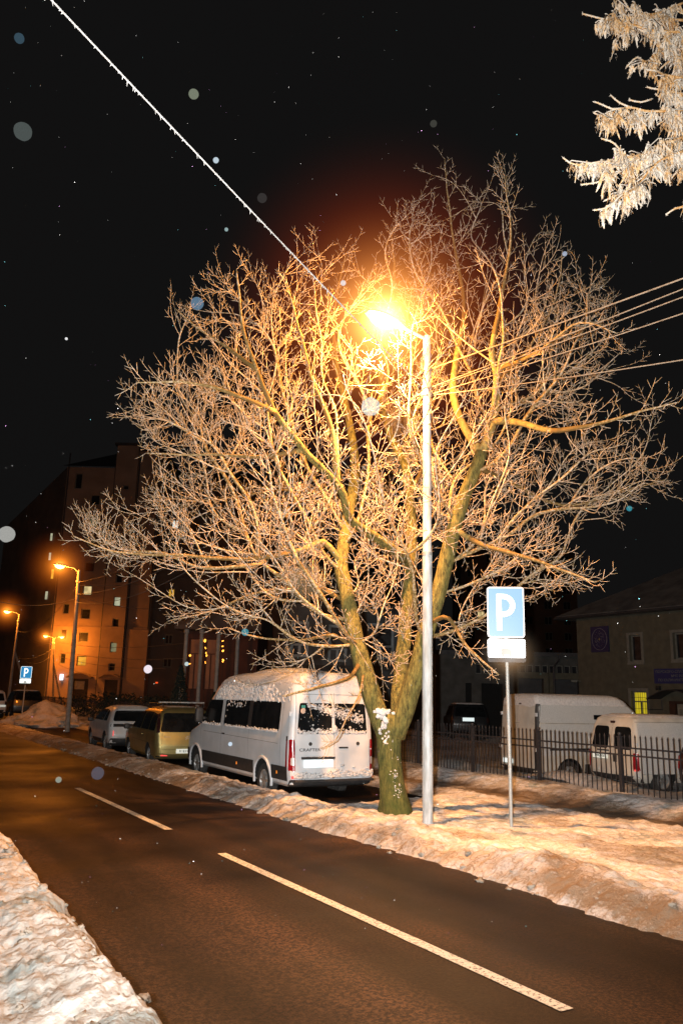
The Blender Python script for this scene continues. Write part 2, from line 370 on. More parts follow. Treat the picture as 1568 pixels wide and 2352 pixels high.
def lumps(x, y, s=1.):
    return (.045*fbm(x*.9, y*.9, 2.2, 3) + .035*fbm(x*4.2, y*2.6, 5.1, 4) + .026*fbm(x*10, y*6.5, 9.4, 4) + .05*(.32-abs(noise.noise((x*2.1+.6*noise.noise((x*3, y*3, 1)), y*3.6, 31))))*(.5+.8*noise.noise((x*.8, y*.8, 40))) )*s
def crag(x, y):           # broken snow clods
    c = noise.voronoi((x*4.2, y*4.2, .7))[0]; return .06*(.45-c[0])
def verge(x, y):
    e = 6.66 + .12*noise.noise((y*.9, 3, 0)) + .09*noise.noise((y*3.1, 8, 0)) + .06*noise.noise((y*9, 8, 3)) + .14*sstep(12, 8.5, y)*sstep(4, 8, y)
    d = x-e
    park = sstep(13.2, 14.6, y-(x-8)*.1)
    berm = .21*math.exp(-((d-.62)/.40)**2)*(.70+.55*noise.noise((y*.8, 1.5, 4))+.3*noise.noise((y*2.7, 6, 4)))
    plate = .05*sstep(.1, 1.3, d)
    bay = sstep(7.9, 8.3, x)*(1-sstep(10.7, 11.6, x))*park
    h = berm*(.85-.25*park) + plate*(1-bay*.98) + .07*sstep(.0, .30, d)*(1-bay)
    path = sstep(11.7, 12.2, x+.25*noise.noise((y*.5, 0, 3)))*(1-sstep(13.0, 13.5, x+.2*noise.noise((y*.6, 5, 3))))
    bank = .10*math.exp(-((x-13.95)/.42)**2)
    h += bank - .13*path
    yard = sstep(15.0, 16, x); h = h*(1-yard)+.02*yard
    rough = sstep(-.02, .35, d)*(1-bay*.9)*(1-.45*path)
    clod = math.exp(-((d-.55)/.55)**2)*(1-bay)
    h += (lumps(x, y)*(.85-.35*yard) + crag(x, y)*(clod*1.5+bank*1.0+.16))*rough
    h -= .09*(1-sstep(-.15, .12, d)) + .11*bay
    # footprints and ruts in the trodden snow
    dirt = .60*math.exp(-((d-.2)/.30)**2)+(.22+.25*park)*math.exp(-((d-.75)/.4)**2)*(.6+.9*fbm(x*1.3, y*1.3, 1, 3))
    dirt += path*(.75+.5*fbm(x*2, y*2, 6, 3)) + .55*sstep(.02, .42, fbm(x*.8, y*.5, 12, 4))
    dirt += bay*.35
    ice = path*sstep(-.05, .35, fbm(x*1.1, y*.9, 21, 4))*.62 + bay*.80*sstep(-.55, .05, fbm(x*.7, y*.7, 14, 3)) 
    return h, min(1, max(0, dirt)), min(1, max(0, ice))
heightfield('snow_verge', lin(6.45, 16.4, .036), lin(2.0, 20, .036), verge, M['snow_ground'])
heightfield('snow_verge', lin(6.45, 16.4, .1), lin(20, 60, .11), verge, M['snow_ground'])
heightfield('snow_verge', lin(6.45, 16.4, .2), lin(-10, 2, .2), verge, M['snow_ground'])
heightfield('snow_verge', lin(6.2, 16.4, .5), lin(60, 130, .6), verge, M['snow_ground'])
def nearbank(x, y):
    e = min(2.05, 1.89+.028*max(0, y-4)) + .11*noise.noise((y*.8, 1, 0)) + .09*noise.noise((y*2.6, 4, 0)) + .05*noise.noise((y*7, 2, 0)) 
    d = e-x
    h = .40*sstep(-.02, .42, d) + .12*math.exp(-((d-.5)/.4)**2)
    rough = sstep(-.03, .2, d)
    h += (lumps(x, y)*.75 + crag(x, y)*.25 + .030*fbm(x*17, y*17, 3, 5))*rough
    h -= .10*(1-sstep(-.12, .08, d))
    dirt = .55*math.exp(-((d-.10)/.18)**2) + .30*sstep(.1, .5, fbm(x*1.5, y*1.5, 3, 4))
    return h, min(1, dirt), 0
heightfield('snow_bank', lin(-.6, 2.5, .024), lin(2.2, 16, .03), nearbank, M['snow_near'])
heightfield('snow_bank', lin(-4, 2.5, .15), lin(16, 90, .3), nearbank, M['snow_near'])
heightfield('snow_bank', lin(-4, 2.5, .15), lin(-10, 2.2, .15), nearbank, M['snow_near'])
def yardf(x, y):
    h = .05 + .09*fbm(x*.5, y*.5, 3, 3) + .03*fbm(x*2, y*2, 5, 3)
    mound = .34*math.exp(-(((x-15.7)/.8)**2+((y-14.6)/2.0)**2)) + .25*math.exp(-(((x-15.9)/.7)**2+((y-19.6)/1.6)**2))
    far = .55*sstep(23, 26, x)*sstep(.0, .5, fbm(x*.2, y*.2, 8, 2)+.2)*(1-sstep(28, 31, x))*sstep(31, 35, y)
    return h+mound+far-.05, 0.05+.35*max(0, fbm(x*.4, y*.4, 9, 3)), .30*sstep(.0, .4, fbm(x*.3, y*.3, 17, 3))
heightfield('snow_yard', lin(15.2, 34, .2), lin(4, 60, .2), yardf, M['snow_ground'])

# loose clods of ploughed snow beside the road
def clods(n, xr, yr, seed):
    rnd = random.Random(seed); g = MB()
    for i in range(n):
        y = rnd.uniform(*yr); x = rnd.uniform(*xr) if callable(xr) is False else xr(y, rnd)
        hh = (verge if x > 5 else nearbank)(x, y)[0]
        r = rnd.choice((.012, .016, .02, .026, .036))*rnd.uniform(.7, 1.2)
        g.blob((x, y, max(hh, 0)+r*.1), r, (1.2, 1.3, .75), i+seed*100, 2, 1.3)
    return g
tag(clods(150, lambda y, r: 6.62+abs(r.gauss(.12, .28)), (3.5, 34), 1).build('snow_clods', M['snow_clod'], smooth=180), 'ploughed snow clods scattered along the edge of the road', 'snow clods', kind='stuff')
tag(clods(150, lambda y, r: 1.8-abs(r.gauss(.0, .35)), (4, 14), 2).build('snow_clods', M['snow_clod'], smooth=180), 'small frozen snow lumps along the near left snow bank', 'snow clods', kind='stuff')

# ------------------------------------------------------------------ world and lights
w = bpy.data.worlds.new('World'); S.world = w; w.use_nodes = True; nt = w.node_tree
bg = nt.nodes['Background']; out = nt.nodes['World Output']
sky = N(nt, 'ShaderNodeTexSky'); sky.sky_type = 'NISHITA'; sky.sun_disc = False; sky.sun_elevation = R(-5); sky.sun_rotation = R(200)
nt.links.new(sky.outputs['Color'], bg.inputs['Color']); bg.inputs['Strength'].default_value = .03
bg2 = N(nt, 'ShaderNodeBackground'); bg2.inputs['Color'].default_value = (.0062, .0060, .0060, 1); bg2.inputs['Strength'].default_value = .9
ad = N(nt, 'ShaderNodeAddShader'); nt.links.new(bg.outputs[0], ad.inputs[0]); nt.links.new(bg2.outputs[0], ad.inputs[1]); nt.links.new(ad.outputs[0], out.inputs['Surface'])

def light(name, typ, loc, col, power, size, parent=None):
    d = bpy.data.lights.new(name, typ); d.color = col; d.energy = power; d.shadow_soft_size = size
    o = bpy.data.objects.new(name, d); C.objects.link(o); o.location = loc
    if parent: o.parent = parent
    return o
# the photographer's flash beside the lens (left of it: the camera is held upright)
fl = light('camera_flash', 'SPOT', Vector((0, 0, H)) - ir*.19 + iu*.03 - FWD*.02, (1.0, .975, .94), 11500, .03)
fl.data.spot_size = R(95); fl.data.spot_blend = 1.0
aim = (FWD + iu*.05 + ir*.02).normalized(); fl.rotation_euler = aim.to_track_quat('-Z', 'Y').to_euler()

# painted halo: a self-glowing volume imitates the glow round a lamp, brightest inside
def halo(loc, rad, k, a, name='glow_halo', hot=(1.0, .74, .34), cold=(.65, .075, .006)):
    m = bpy.data.materials.new(name); m.use_nodes = True; nt = m.node_tree; L = nt.links
    nt.nodes.clear(); out = N(nt, 'ShaderNodeOutputMaterial'); em = N(nt, 'ShaderNodeEmission')
    tc = N(nt, 'ShaderNodeTexCoord'); ln = N(nt, 'ShaderNodeVectorMath', operation='LENGTH'); L.new(tc.outputs['Object'], ln.inputs[0])
    d = ln.outputs['Value']
    dv = N(nt, 'ShaderNodeMath', operation='DIVIDE'); L.new(d, dv.inputs[0]); dv.inputs[1].default_value = a
    p = N(nt, 'ShaderNodeMath', operation='POWER'); L.new(dv.outputs[0], p.inputs[0]); p.inputs[1].default_value = 2.9
    o1 = N(nt, 'ShaderNodeMath', operation='ADD'); L.new(p.outputs[0], o1.inputs[0]); o1.inputs[1].default_value = 1
    iv = N(nt, 'ShaderNodeMath', operation='DIVIDE'); iv.inputs[0].default_value = k; L.new(o1.outputs[0], iv.inputs[1])
    f = N(nt, 'ShaderNodeMapRange'); f.interpolation_type = 'SMOOTHSTEP'
    f.inputs['From Min'].default_value = rad*.35; f.inputs['From Max'].default_value = rad*.98; f.inputs['To Min'].default_value = 1; f.inputs['To Max'].default_value = 0
    L.new(d, f.inputs['Value'])
    ml = N(nt, 'ShaderNodeMath', operation='MULTIPLY'); L.new(iv.outputs[0], ml.inputs[0]); L.new(f.outputs[0], ml.inputs[1])
    cr_ = N(nt, 'ShaderNodeMapRange'); cr_.inputs['From Min'].default_value = a*.35; cr_.inputs['From Max'].default_value = a*5; L.new(d, cr_.inputs['Value'])
    cr2 = N(nt, 'ShaderNodeValToRGB'); e = cr2.color_ramp.elements; e[0].position = .0; e[0].color = c4(hot); e[1].position = 1; e[1].color = c4(cold)
    x = cr2.color_ramp.elements.new(.16); x.color = (hot[0], hot[1]*.55, hot[2]*.25, 1)
    L.new(cr_.outputs[0], cr2.inputs['Fac'])
    L.new(cr2.outputs['Color'], em.inputs['Color']); L.new(ml.outputs[0], em.inputs['Strength']); L.new(em.outputs[0], out.inputs['Volume'])
    bm = bmesh.new(); bmesh.ops.create_icosphere(bm, subdivisions=3, radius=rad); me = bpy.data.meshes.new(name); bm.to_mesh(me); bm.free()
    me.materials.append(m); o = bpy.data.objects.new(name, me); C.objects.link(o); o.location = loc; o['kind'] = 'structure'
    return o

# ------------------------------------------------------------------ street lamps
def lamp_head(g_h, g_l, tip, root, w=.13, scale=1.):     # flattened cobra head from root (arm end) to tip
    a = Vector(root); b = Vector(tip); ax = (b-a).normalized(); sd = ax.cross(Vector((0, 0, 1))).normalized(); up = sd.cross(ax)
    st = [(0, .35, .4), (.12, .6, .7), (.3, .95, 1), (.6, 1.0, 1), (.85, .85, .75), (1, .45, .4)]; n = 14; o = len(g_h.v); L_ = (b-a).length
    for t, kw, kh in st:
        for k in range(n):
            an = 2*math.pi*k/n; cx, cz = math.cos(an)*w*kw, math.sin(an)*w*.62*kh
            if cz < 0: cz *= .35
            p = a+ax*(L_*t)+sd*cx+up*cz; g_h.v.append(tuple(p))
    for i in range(len(st)-1):
        for k in range(n):
            g_h.f.append((o+i*n+k, o+i*n+(k+1) % n, o+(i+1)*n+(k+1) % n, o+(i+1)*n+k)); g_h.m.append(0)
    g_h.f.append(tuple(o+k for k in range(n))); g_h.m.append(0); g_h.f.append(tuple(o+(len(st)-1)*n+k for k in range(n))); g_h.m.append(0)
    # bowl of glass under the head
    bm = bmesh.new(); bmesh.ops.create_uvsphere(bm, u_segments=16, v_segments=10, radius=1)
    c = a+ax*(L_*.58)-up*.03*scale
    vs = [tuple(c+ax*(v.co.x*L_*.33)+sd*(v.co.y*w*.85)+up*(v.co.z*w*(.75 if v.co.z < 0 else .15))) for v in bm.verts]
    g_l.add(vs, [tuple(v.index for v in f.verts) for f in bm.faces]); bm.free()

LX, LY = 8.27, 10.86
lamp = empty('street_lamp', (LX, LY, .1), 0, 'tall pale steel street lamp glowing orange in front of the frosted tree', 'street lamp')
g = MB(); z = [-.25, 0, 1.2, 2.3, 3.4, 4.38, 4.40, 4.44, 4.46, 7.0, 8.46, 8.50]
g.lathe([(r, h) for r, h in zip((.088, .088, .087, .086, .085, .084, .084, .083, .076, .072, .069, .0), z)], (0, 0, 0), 'Z', 20)
g.build('pole', M['pole_metal'], lamp, smooth=40)
for zz, rr_ in ((4.40, .088), (7.32, .092), (7.46, .094), (7.80, .09)):
    g = MB(); g.lathe([(rr_-.02, zz-.03), (rr_, zz-.028), (rr_, zz+.028), (rr_-.02, zz+.03)], (0, 0, 0), 'Z', 20)
    g.build('clamp_band', M['zinc'], lamp, smooth=40)
g = MB(); g.tube([(0, 0, 8.40), (-.25, .0, 8.44), (-.56, .0, 8.50)], .032, 10); g.build('arm', M['pole_metal'], lamp, smooth=60)
gh, gl = MB(), MB(); lamp_head(gh, gl, (-1.32, 0, 8.58), (-.52, 0, 8.49), .17)
hd = gh.build('lamp_head', M['zinc'], lamp, smooth=60)
gl.build('lamp_glass', M['lamp_glass'], hd, smooth=180)
g = MB()
for k in range(3): g.tube([(-.10-.03*math.cos(t/12*6.28)*1.0, -.02+.02*k, 7.86+.11*math.sin(t/12*6.28)+.03*k) for t in range(13)], .006, 5, False)
g.tube([(-.07, 0, 7.75), (-.14, 0, 7.72), (-.20, 0, 7.66)], .012, 5); g.build('wire_coil', M['wire'], lamp)
light('lamp_light', 'POINT', (LX-.98, LY-.02, 8.36), (1.0, .42, .065), 2100, .13)
ld = light('lamp_beam', 'SPOT', (LX-.98, LY-.02, 8.35), (1.0, .45, .18), 5200, .13)      # the reflector throws most of the light down
ld.data.spot_size = R(126); ld.data.spot_blend = .8
halo((LX-.97, LY-.05, 8.58), 3.5, 5.2, .40)

def far_lamp(base, top, arms, label, power, matp, radius=.10, brace=None, halo_k=3.0, mr=2.2):
    base = Vector(base); top = Vector(top)
    r = empty('street_lamp', base, 0, label, 'street lamp')
    g = MB(); h = top-base; g.tube([(0, 0, -.4), h*.5, h], [radius*1.15, radius, radius*.75], 10); g.build('pole', matp, r, smooth=50)
    for dx, dz in arms:
        e = h+Vector((dx, 0, dz)); s_ = -1 if dx < 0 else 1
        g = MB(); g.tube([h+Vector((0, 0, -.12)), h+Vector((dx*.5, 0, dz*.7)), e], .035, 8); g.build('arm', M['zinc'], r)
        gh, gl = MB(), MB(); lamp_head(gh, gl, e+Vector((.75*s_, 0, .06)), e, .19)
        hd = gh.build('lamp_head', M['zinc'], r, smooth=60); gl.build('lamp_glass', M['lamp_far'], hd, smooth=180)
        light('lamp_light', 'POINT', base+e+Vector((.45*s_, 0, -.24)), (1.0, .27, .022), power, .15)
        halo(base+e+Vector((.45*s_, 0, 0)), mr, halo_k, .30, hot=(1, .5, .08), cold=(1, .16, .01))
    g = MB()
    for zz in (-.6,): g.lathe([(radius*.9+.02, h.z+zz-.05), (radius*.9+.04, h.z+zz), (radius*.9+.02, h.z+zz+.05)], (h.x*(h.z+zz)/h.z, h.y*(h.z+zz)/h.z, 0), 'Z', 10)
    g.build('clamp_band', M['zinc'], r)
    if brace:
        g = MB(); g.tube([Vector(brace)+Vector((0, 0, -base.z-.3)), h*.62], [radius, radius*.8], 8); g.build('brace', matp, r, smooth=50)
    return r
far_lamp((9.5, 41.2, .42), (9.5, 41.9, 8.05), [(-.55, .12)], 'orange lit street lamp on a pale pole above the snow heap and parked cars', 1200, M['concrete_pole'], .11)
far_lamp((11.3, 70.0, 0), (11.5, 70.3, 8.0), [(-.55, .12)], 'distant orange street lamp on a braced leaning pole at the left edge', 900, M['concrete_pole'], .11, brace=(2.4, 1.2, 0))
p2 = atd(121, 1640, 96.5); p3 = atd(124, 1465, 96.5)
far_lamp((p2.x, p2.y, 0), (p3.x, p3.y, p3.z), [(-.5, .15), (.5, .15)], 'distant pole with two orange lamp heads and many wires before the tall block', 1700, M['concrete_pole'], .12, brace=(1.1, .3, 0))

# ------------------------------------------------------------------ wires
def cable(pts, r, label, matn='wire', sag=0, name='overhead_wire', n=30, frost=0):
    a, b_ = Vector(pts[0]), Vector(pts[1]); P = []
    for i in range(n+1):
        t = i/n; p = a.lerp(b_, t); p.z -= sag*4*t*(1-t); P.append(p)
    g = MB(); g.tube(P, r, 6)
    if frost:
        rnd = random.Random(3); Ln = (b_-a).length; k = int(Ln*frost)
        for i in range(k):
            t = (i+rnd.random())/k; j = min(n-1, int(t*n)); p = P[j].lerp(P[j+1], t*n-j); h = rnd.choice((.012, .018, .025, .045))*rnd.uniform(.5, 1.2)
            q = p+Vector((rnd.uniform(-.012, .012), rnd.uniform(-.012, .012), -h)); g.tube([p, q], [.008, .002], 3)
    o = g.build(name, M[matn]); tag(o, label, 'wire'); return o
A = Vector((LX-.05, LY, 7.50))
dmain = Vector((.62, 5.45, 7.25)); far = A+(dmain-A)*1.9
cable((A, far), .0075, 'long frost-covered wire rising to the top left corner of the sky', 'frost_wire', .10, 'overhead_wire', 60, 16)
for i, (zz, ze, col, xo, lb) in enumerate([(7.92, 7.42, 'rime_wire', .05, 'highest thick wire running right from the top clamp of the pale lamp pole'), (7.56, 7.30, 'rime_wire', .05, 'second wire from the top running right from the pale lamp pole'),
        (7.55, 7.22, 'rime_wire', .07, 'third wire from the top running right from the pale lamp pole'), (7.44, 7.02, 'rime_wire', .08, 'fourth wire from the top running right from the pale lamp pole'), (7.42, 6.40, 'rime_wire', .09, 'lowest thin wire running right from the pale lamp pole')]):
    a = Vector((LX+xo, LY-.02, zz)); q = Vector((LX+xo+.1, 5.62, ze)); e_ = a+(q-a)*2.6
    cable((a, e_), .011 if i < 1 else .008, lb, col, .06+.02*i, 'overhead_wire', 30)
L2 = Vector((9.5, 41.85, 7.3))
for i, (zz, ze, sg, lb) in enumerate([(7.86, .1, .75, 'upper sagging wire from the pale lamp pole back to the next lamp'), (7.50, -.5, .95, 'middle sagging wire from the pale lamp pole back to the next lamp'), (7.44, -.9, 1.25, 'lowest sagging wire from the pale lamp pole back to the next lamp')]):
    cable(((LX-.06, LY+.03, zz), L2+Vector((-.05, -.05, ze))), .011, lb, 'wire', sg, 'overhead_wire', 40)
L3 = Vector((11.5, 70.2, 6.6)); L4 = Vector((p3.x, p3.y, p3.z))
cable((L2+Vector((0, 0, -.7)), atd(-60, 1365, 30)), .012, 'wire running left from the second lamp pole out of the picture', 'wire', .4)
cable((L2+Vector((0, 0, 0)), L3), .012, 'wire sagging between the second lamp and the leaning lamp at the left edge', 'wire', .9)
cable((L3, L4+Vector((0, 0, -.5))), .014, 'wire from the leaning left lamp to the distant two-headed lamp pole', 'wire', .6)
for i, (dz, tx, ty, lb) in enumerate([(-.4, 420, 1478, 'top wire fanning right from the two-headed lamp pole'), (-1.3, 420, 1512, 'second wire fanning right from the two-headed lamp pole'), (-1.9, 380, 1535, 'third wire fanning right from the two-headed lamp pole'), (-2.7, 300, 1558, 'lowest wire fanning right from the two-headed lamp pole')]):
    cable((L4+Vector((0, 0, dz)), atd(tx, ty, 62)), .018, lb, 'wire', .5)
for i, (dz, tx, ty, lb) in enumerate([(-1.2, 40, 1512, 'upper wire fanning left from the two-headed lamp pole'), (-2.0, 60, 1520, 'lower wire fanning left from the two-headed lamp pole')]):
    cable((L4+Vector((0, 0, dz)), atd(tx, ty, 80)), .018, lb, 'wire', .5)
cable((L2+Vector((.05, 0, -.05)), atd(520, 1300, 70)), .013, 'upper wire from the second lamp pole to the tall apartment block', 'wire', .5)
cable((L2+Vector((.05, 0, -.6)), atd(470, 1370, 75)), .013, 'lower wire from the second lamp pole to the tall apartment block', 'wire', .9)
# ------------------------------------------------------------------ the frosted tree
def barkmat():
    m, nt, b = newmat('mossy_bark'); L = nt.links
    tc = N(nt, 'ShaderNodeTexCoord'); mp = N(nt, 'ShaderNodeMapping'); mp.inputs['Scale'].default_value = (1, 1, .28)
    L.new(tc.outputs['Object'], mp.inputs['Vector'])
    n1 = N(nt, 'ShaderNodeTexNoise'); n1.inputs['Scale'].default_value = 22; n1.inputs['Detail'].default_value = 8; n1.inputs['Roughness'].default_value = .7
    L.new(mp.outputs['Vector'], n1.inputs['Vector'])
    rp = N(nt, 'ShaderNodeValToRGB'); e = rp.color_ramp.elements; e[0].position = .34; e[0].color = (.035, .028, .006, 1); e[1].position = .66; e[1].color = (.34, .29, .075, 1)
    L.new(n1.outputs['Fac'], rp.inputs['Fac'])
    n2 = N(nt, 'ShaderNodeTexNoise'); n2.inputs['Scale'].default_value = 5; n2.inputs['Detail'].default_value = 5; L.new(tc.outputs['Object'], n2.inputs['Vector'])
    sp = N(nt, 'ShaderNodeSeparateXYZ'); L.new(tc.outputs['Object'], sp.inputs[0])
    mr = N(nt, 'ShaderNodeMapRange'); mr.inputs['From Min'].default_value = .1; mr.inputs['From Max'].default_value = 1.5; mr.inputs['To Min'].default_value = .62; mr.inputs['To Max'].default_value = .12
    L.new(sp.outputs['Z'], mr.inputs['Value'])
    gt = N(nt, 'ShaderNodeMath', operation='MULTIPLY'); L.new(n2.outputs['Fac'], gt.inputs[0]); L.new(mr.outputs[0], gt.inputs[1])
    g2 = N(nt, 'ShaderNodeMath', operation='MULTIPLY', use_clamp=True); L.new(gt.outputs[0], g2.inputs[0]); g2.inputs[1].default_value = 2.4
    mx = N(nt, 'ShaderNodeMix', data_type='RGBA'); mx.inputs[7].default_value = (.045, .075, .010, 1); L.new(g2.outputs[0], mx.inputs[0]); L.new(rp.outputs['Color'], mx.inputs[6])
    L.new(mx.outputs[2], b.inputs['Base Color']); b.inputs['Roughness'].default_value = .85
    bp = N(nt, 'ShaderNodeBump'); bp.inputs['Strength'].default_value = 1; bp.inputs['Distance'].default_value = .06
    L.new(n1.outputs['Fac'], bp.inputs['Height']); L.new(bp.outputs['Normal'], b.inputs['Normal'])
    return m
M['bark'] = barkmat()
M['limb'] = mat('limb_bark', (.36, .28, .085), (.19, .14, .045), 16, .85, .6, 40)
def frostmat():
    m, nt, b = newmat('frosted_twigs'); L = nt.links
    tc = N(nt, 'ShaderNodeTexCoord'); n1 = N(nt, 'ShaderNodeTexNoise'); n1.inputs['Scale'].default_value = 26; n1.inputs['Detail'].default_value = 3; L.new(tc.outputs['Object'], n1.inputs['Vector'])
    at = N(nt, 'ShaderNodeAttribute'); at.attribute_name = 'frost'
    ad = N(nt, 'ShaderNodeMath', operation='ADD'); L.new(n1.outputs['Fac'], ad.inputs[0]); L.new(at.outputs['Fac'], ad.inputs[1])
    rp = N(nt, 'ShaderNodeValToRGB'); e = rp.color_ramp.elements; e[0].position = .62; e[0].color = (.16, .105, .035, 1); e[1].position = 1.04; e[1].color = (.58, .49, .40, 1)
    x = rp.color_ramp.elements.new(.82); x.color = (.36, .255, .12, 1)
    L.new(ad.outputs[0], rp.inputs['Fac']); L.new(rp.outputs['Color'], b.inputs['Base Color']); b.inputs['Roughness'].default_value = .85
    b.inputs['Specular IOR Level'].default_value = .2
    return m
M['frost'] = frostmat()

D0 = 14.75
tree_at = atd(910, 1872, D0); tree_at.z = .12
LIMBS = [  # (name, radii, pixel path with depth offsets)
 ('trunk', (.265, .235, .215, .21, .225, .24), [(912, 1885, 0), (905, 1835, 0), (897, 1770, 0), (892, 1715, .0), (893, 1672, .0), (898, 1640, .0)]),
 ('limb', (.19, .155, .13, .11, .085, .06, .035, .015), [(890, 1690, 0), (868, 1640, .05), (845, 1570, .15), (815, 1460, .3), (792, 1345, .5), (783, 1295, .6), (797, 1195, 1.0), (815, 1080, 1.5), (800, 960, 2.0), (770, 820, 2.4), (770, 700, 2.6), (795, 580, 2.7)]),
 ('limb', (.145, .125, .11, .09, .06, .035, .015), [(912, 1650, .1), (918, 1560, .5), (930, 1450, .9), (941, 1330, 1.2), (946, 1240, 1.4), (941, 1140, 1.6), (930, 1075, 1.7), (898, 1008, 1.9), (875, 900, 2.3), (880, 780, 2.5), (905, 640, 2.6), (895, 520, 2.6)]),
 ('limb', (.20, .165, .15, .14, .125, .11), [(905, 1690, -.05), (930, 1625, -.1), (960, 1540, -.2), (985, 1430, -.3), (1010, 1345, -.3), (1042, 1220, -.4), (1077, 1110, -.4), (1102, 1040, -.4)]),
 ('limb', (.085, .07, .05, .035, .02, .010), [(1102, 1045, -.4), (1075, 1000, -.3), (1048, 945, -.2), (1040, 880, -.2), (1060, 770, 0), (1063, 680, .2), (1042, 560, .4), (1030, 460, .5), (1021, 365, .5)]),
 ('limb', (.095, .075, .05, .032, .018, .010), [(1102, 1045, -.4), (1130, 970, -.6), (1142, 880, -.8), (1130, 800, -1.0), (1150, 690, -1.2), (1170, 550, -1.3), (1161, 405, -1.3)]),
 ('limb', (.075, .055, .04, .022, .010), [(1130, 968, -.6), (1195, 972, -1.0), (1265, 988, -1.6), (1350, 976, -2.2), (1450, 952, -2.6), (1558, 925, -2.9)]),
 ('limb', (.11, .09, .07, .05, .03, .012), [(945, 1300, 1.2), (915, 1270, .6), (870, 1240, .1), (806, 1192, -.5), (780, 1115, -.9), (700, 1033, -1.4), (632, 947, -1.8), (590, 850, -2.0), (556, 750, -2.1), (545, 620, -2.1)]),
 ('limb', (.065, .05, .035, .022, .012), [(780, 1115, -.9), (762, 985, -1.2), (720, 880, -1.4), (690, 770, -1.6), (655, 630, -1.7)]),
 ('limb', (.065, .048, .035, .02, .011), [(785, 1290, .6), (745, 1245, .3), (700, 1262, 0), (560, 1285, -.6), (400, 1272, -1.2), (250, 1265, -1.6), (165, 1232, -1.8)]),
 ('limb', (.05, .036, .024, .011), [(800, 1385, .4), (720, 1350, .8), (600, 1362, 1.2), (490, 1400, 1.4), (390, 1425, 1.5)]),
 ('limb', (.05, .036, .022, .010), [(632, 947, -1.8), (560, 915, -2.4), (440, 880, -2.9), (312, 875, -3.2)]),
 ('limb', (.05, .034, .02, .010), [(700, 1033, -1.4), (590, 1050, -1.5), (470, 1045, -1.4), (335, 1040, -1.3)]),
 ('limb', (.05, .034, .020, .010), [(1090, 1075, -.4), (1180, 1110, .3), (1300, 1160, .9), (1420, 1130, 1.2), (1530, 1100, 1.3)]),
 ('limb', (.055, .04, .03, .013), [(1045, 1215, -.4), (1110, 1250, -.9), (1230, 1285, -1.5), (1365, 1335, -1.9)]),
 ('limb', (.045, .035, .025, .012), [(985, 1430, -.3), (1030, 1420, -.8), (1075, 1490, -1.2), (1145, 1548, -1.5)]),
 ('limb', (.05, .034, .020, .010), [(941, 1150, 1.6), (985, 1010, 1.8), (965, 860, 1.9), (935, 710, 2.0), (985, 560, 2.1)]),
 ('limb', (.045, .030, .018, .010), [(1140, 890, -.8), (1210, 800, -.2), (1270, 700, .2), (1290, 580, .4)]),
 ('limb', (.045, .030, .018, .010), [(1142, 850, -.8), (1230, 810, -1.6), (1330, 740, -2.2), (1415, 765, -2.4)]),
 ('limb', (.05, .034, .020, .010), [(800, 1180, 1.0), (720, 1130, 1.8), (600, 1130, 2.4), (480, 1150, 2.8), (340, 1140, 3.0)]),
 ('limb', (.045, .030, .018, .010), [(590, 850, -2.0), (520, 800, -1.6), (460, 760, -1.3), (398, 705, -1.1)]),
 ('limb', (.045, .035, .025, .012), [(830, 1520, .2), (800, 1555, -.3), (740, 1575, -.7), (650, 1600, -1.0)]),
 ('limb', (.04, .03, .02, .012), [(825, 1500, .2), (770, 1460, .6), (700, 1470, .9), (600, 1465, 1.0), (520, 1440, 1.0)]),
 ('limb', (.022, .018, .014, .009), [(836, 1545, .1), (820, 1600, -.7), (795, 1650, -1.2), (770, 1700, -1.4), (735, 1720, -1.5)]),
]
OUT = [(160, 1225), (205, 1175), (335, 1140), (300, 950), (305, 870), (385, 815), (392, 700), (470, 690), (512, 615), (550, 600), (610, 650), (650, 615), (720, 565), (790, 548), (850, 575), (890, 500), (970, 450), (1020, 360), (1075, 440), (1160, 395), (1205, 480), (1295, 560), (1290, 620), (1370, 615), (1385, 690), (1425, 760), (1480, 850), (1400, 870), (1555, 920), (1490, 1000), (1535, 1100), (1440, 1150), (1408, 1200), (1290, 1190), (1260, 1240), (1325, 1260), (1290, 1290), (1368, 1340), (1260, 1350), (1300, 1400), (1180, 1400), (1130, 1450), (1080, 1480), (1150, 1540), (1060, 1520), (1010, 1450), (980, 1560), (930, 1560), (870, 1560), (830, 1530), (760, 1560), (640, 1590), (560, 1550), (600, 1500), (690, 1440), (560, 1440), (480, 1440), (400, 1440), (390, 1380), (300, 1340), (260, 1290)]
def inpoly(x, y, P):
    c = False; j = len(P)-1
    for i in range(len(P)):
        if (P[i][1] > y) != (P[j][1] > y) and x < (P[j][0]-P[i][0])*(y-P[i][1])/(P[j][1]-P[i][1])+P[i][0]: c = not c
        j = i
    return c
def edist(x, y, P):
    m = 1e9; j = len(P)-1
    for i in range(len(P)):
        ax, ay = P[j]; bx, by = P[i]; dx, dy = bx-ax, by-ay
        t = max(0, min(1, ((x-ax)*dx+(y-ay)*dy)/(dx*dx+dy*dy+1e-9))); m = min(m, math.hypot(x-ax-dx*t, y-ay-dy*t)); j = i
    return m
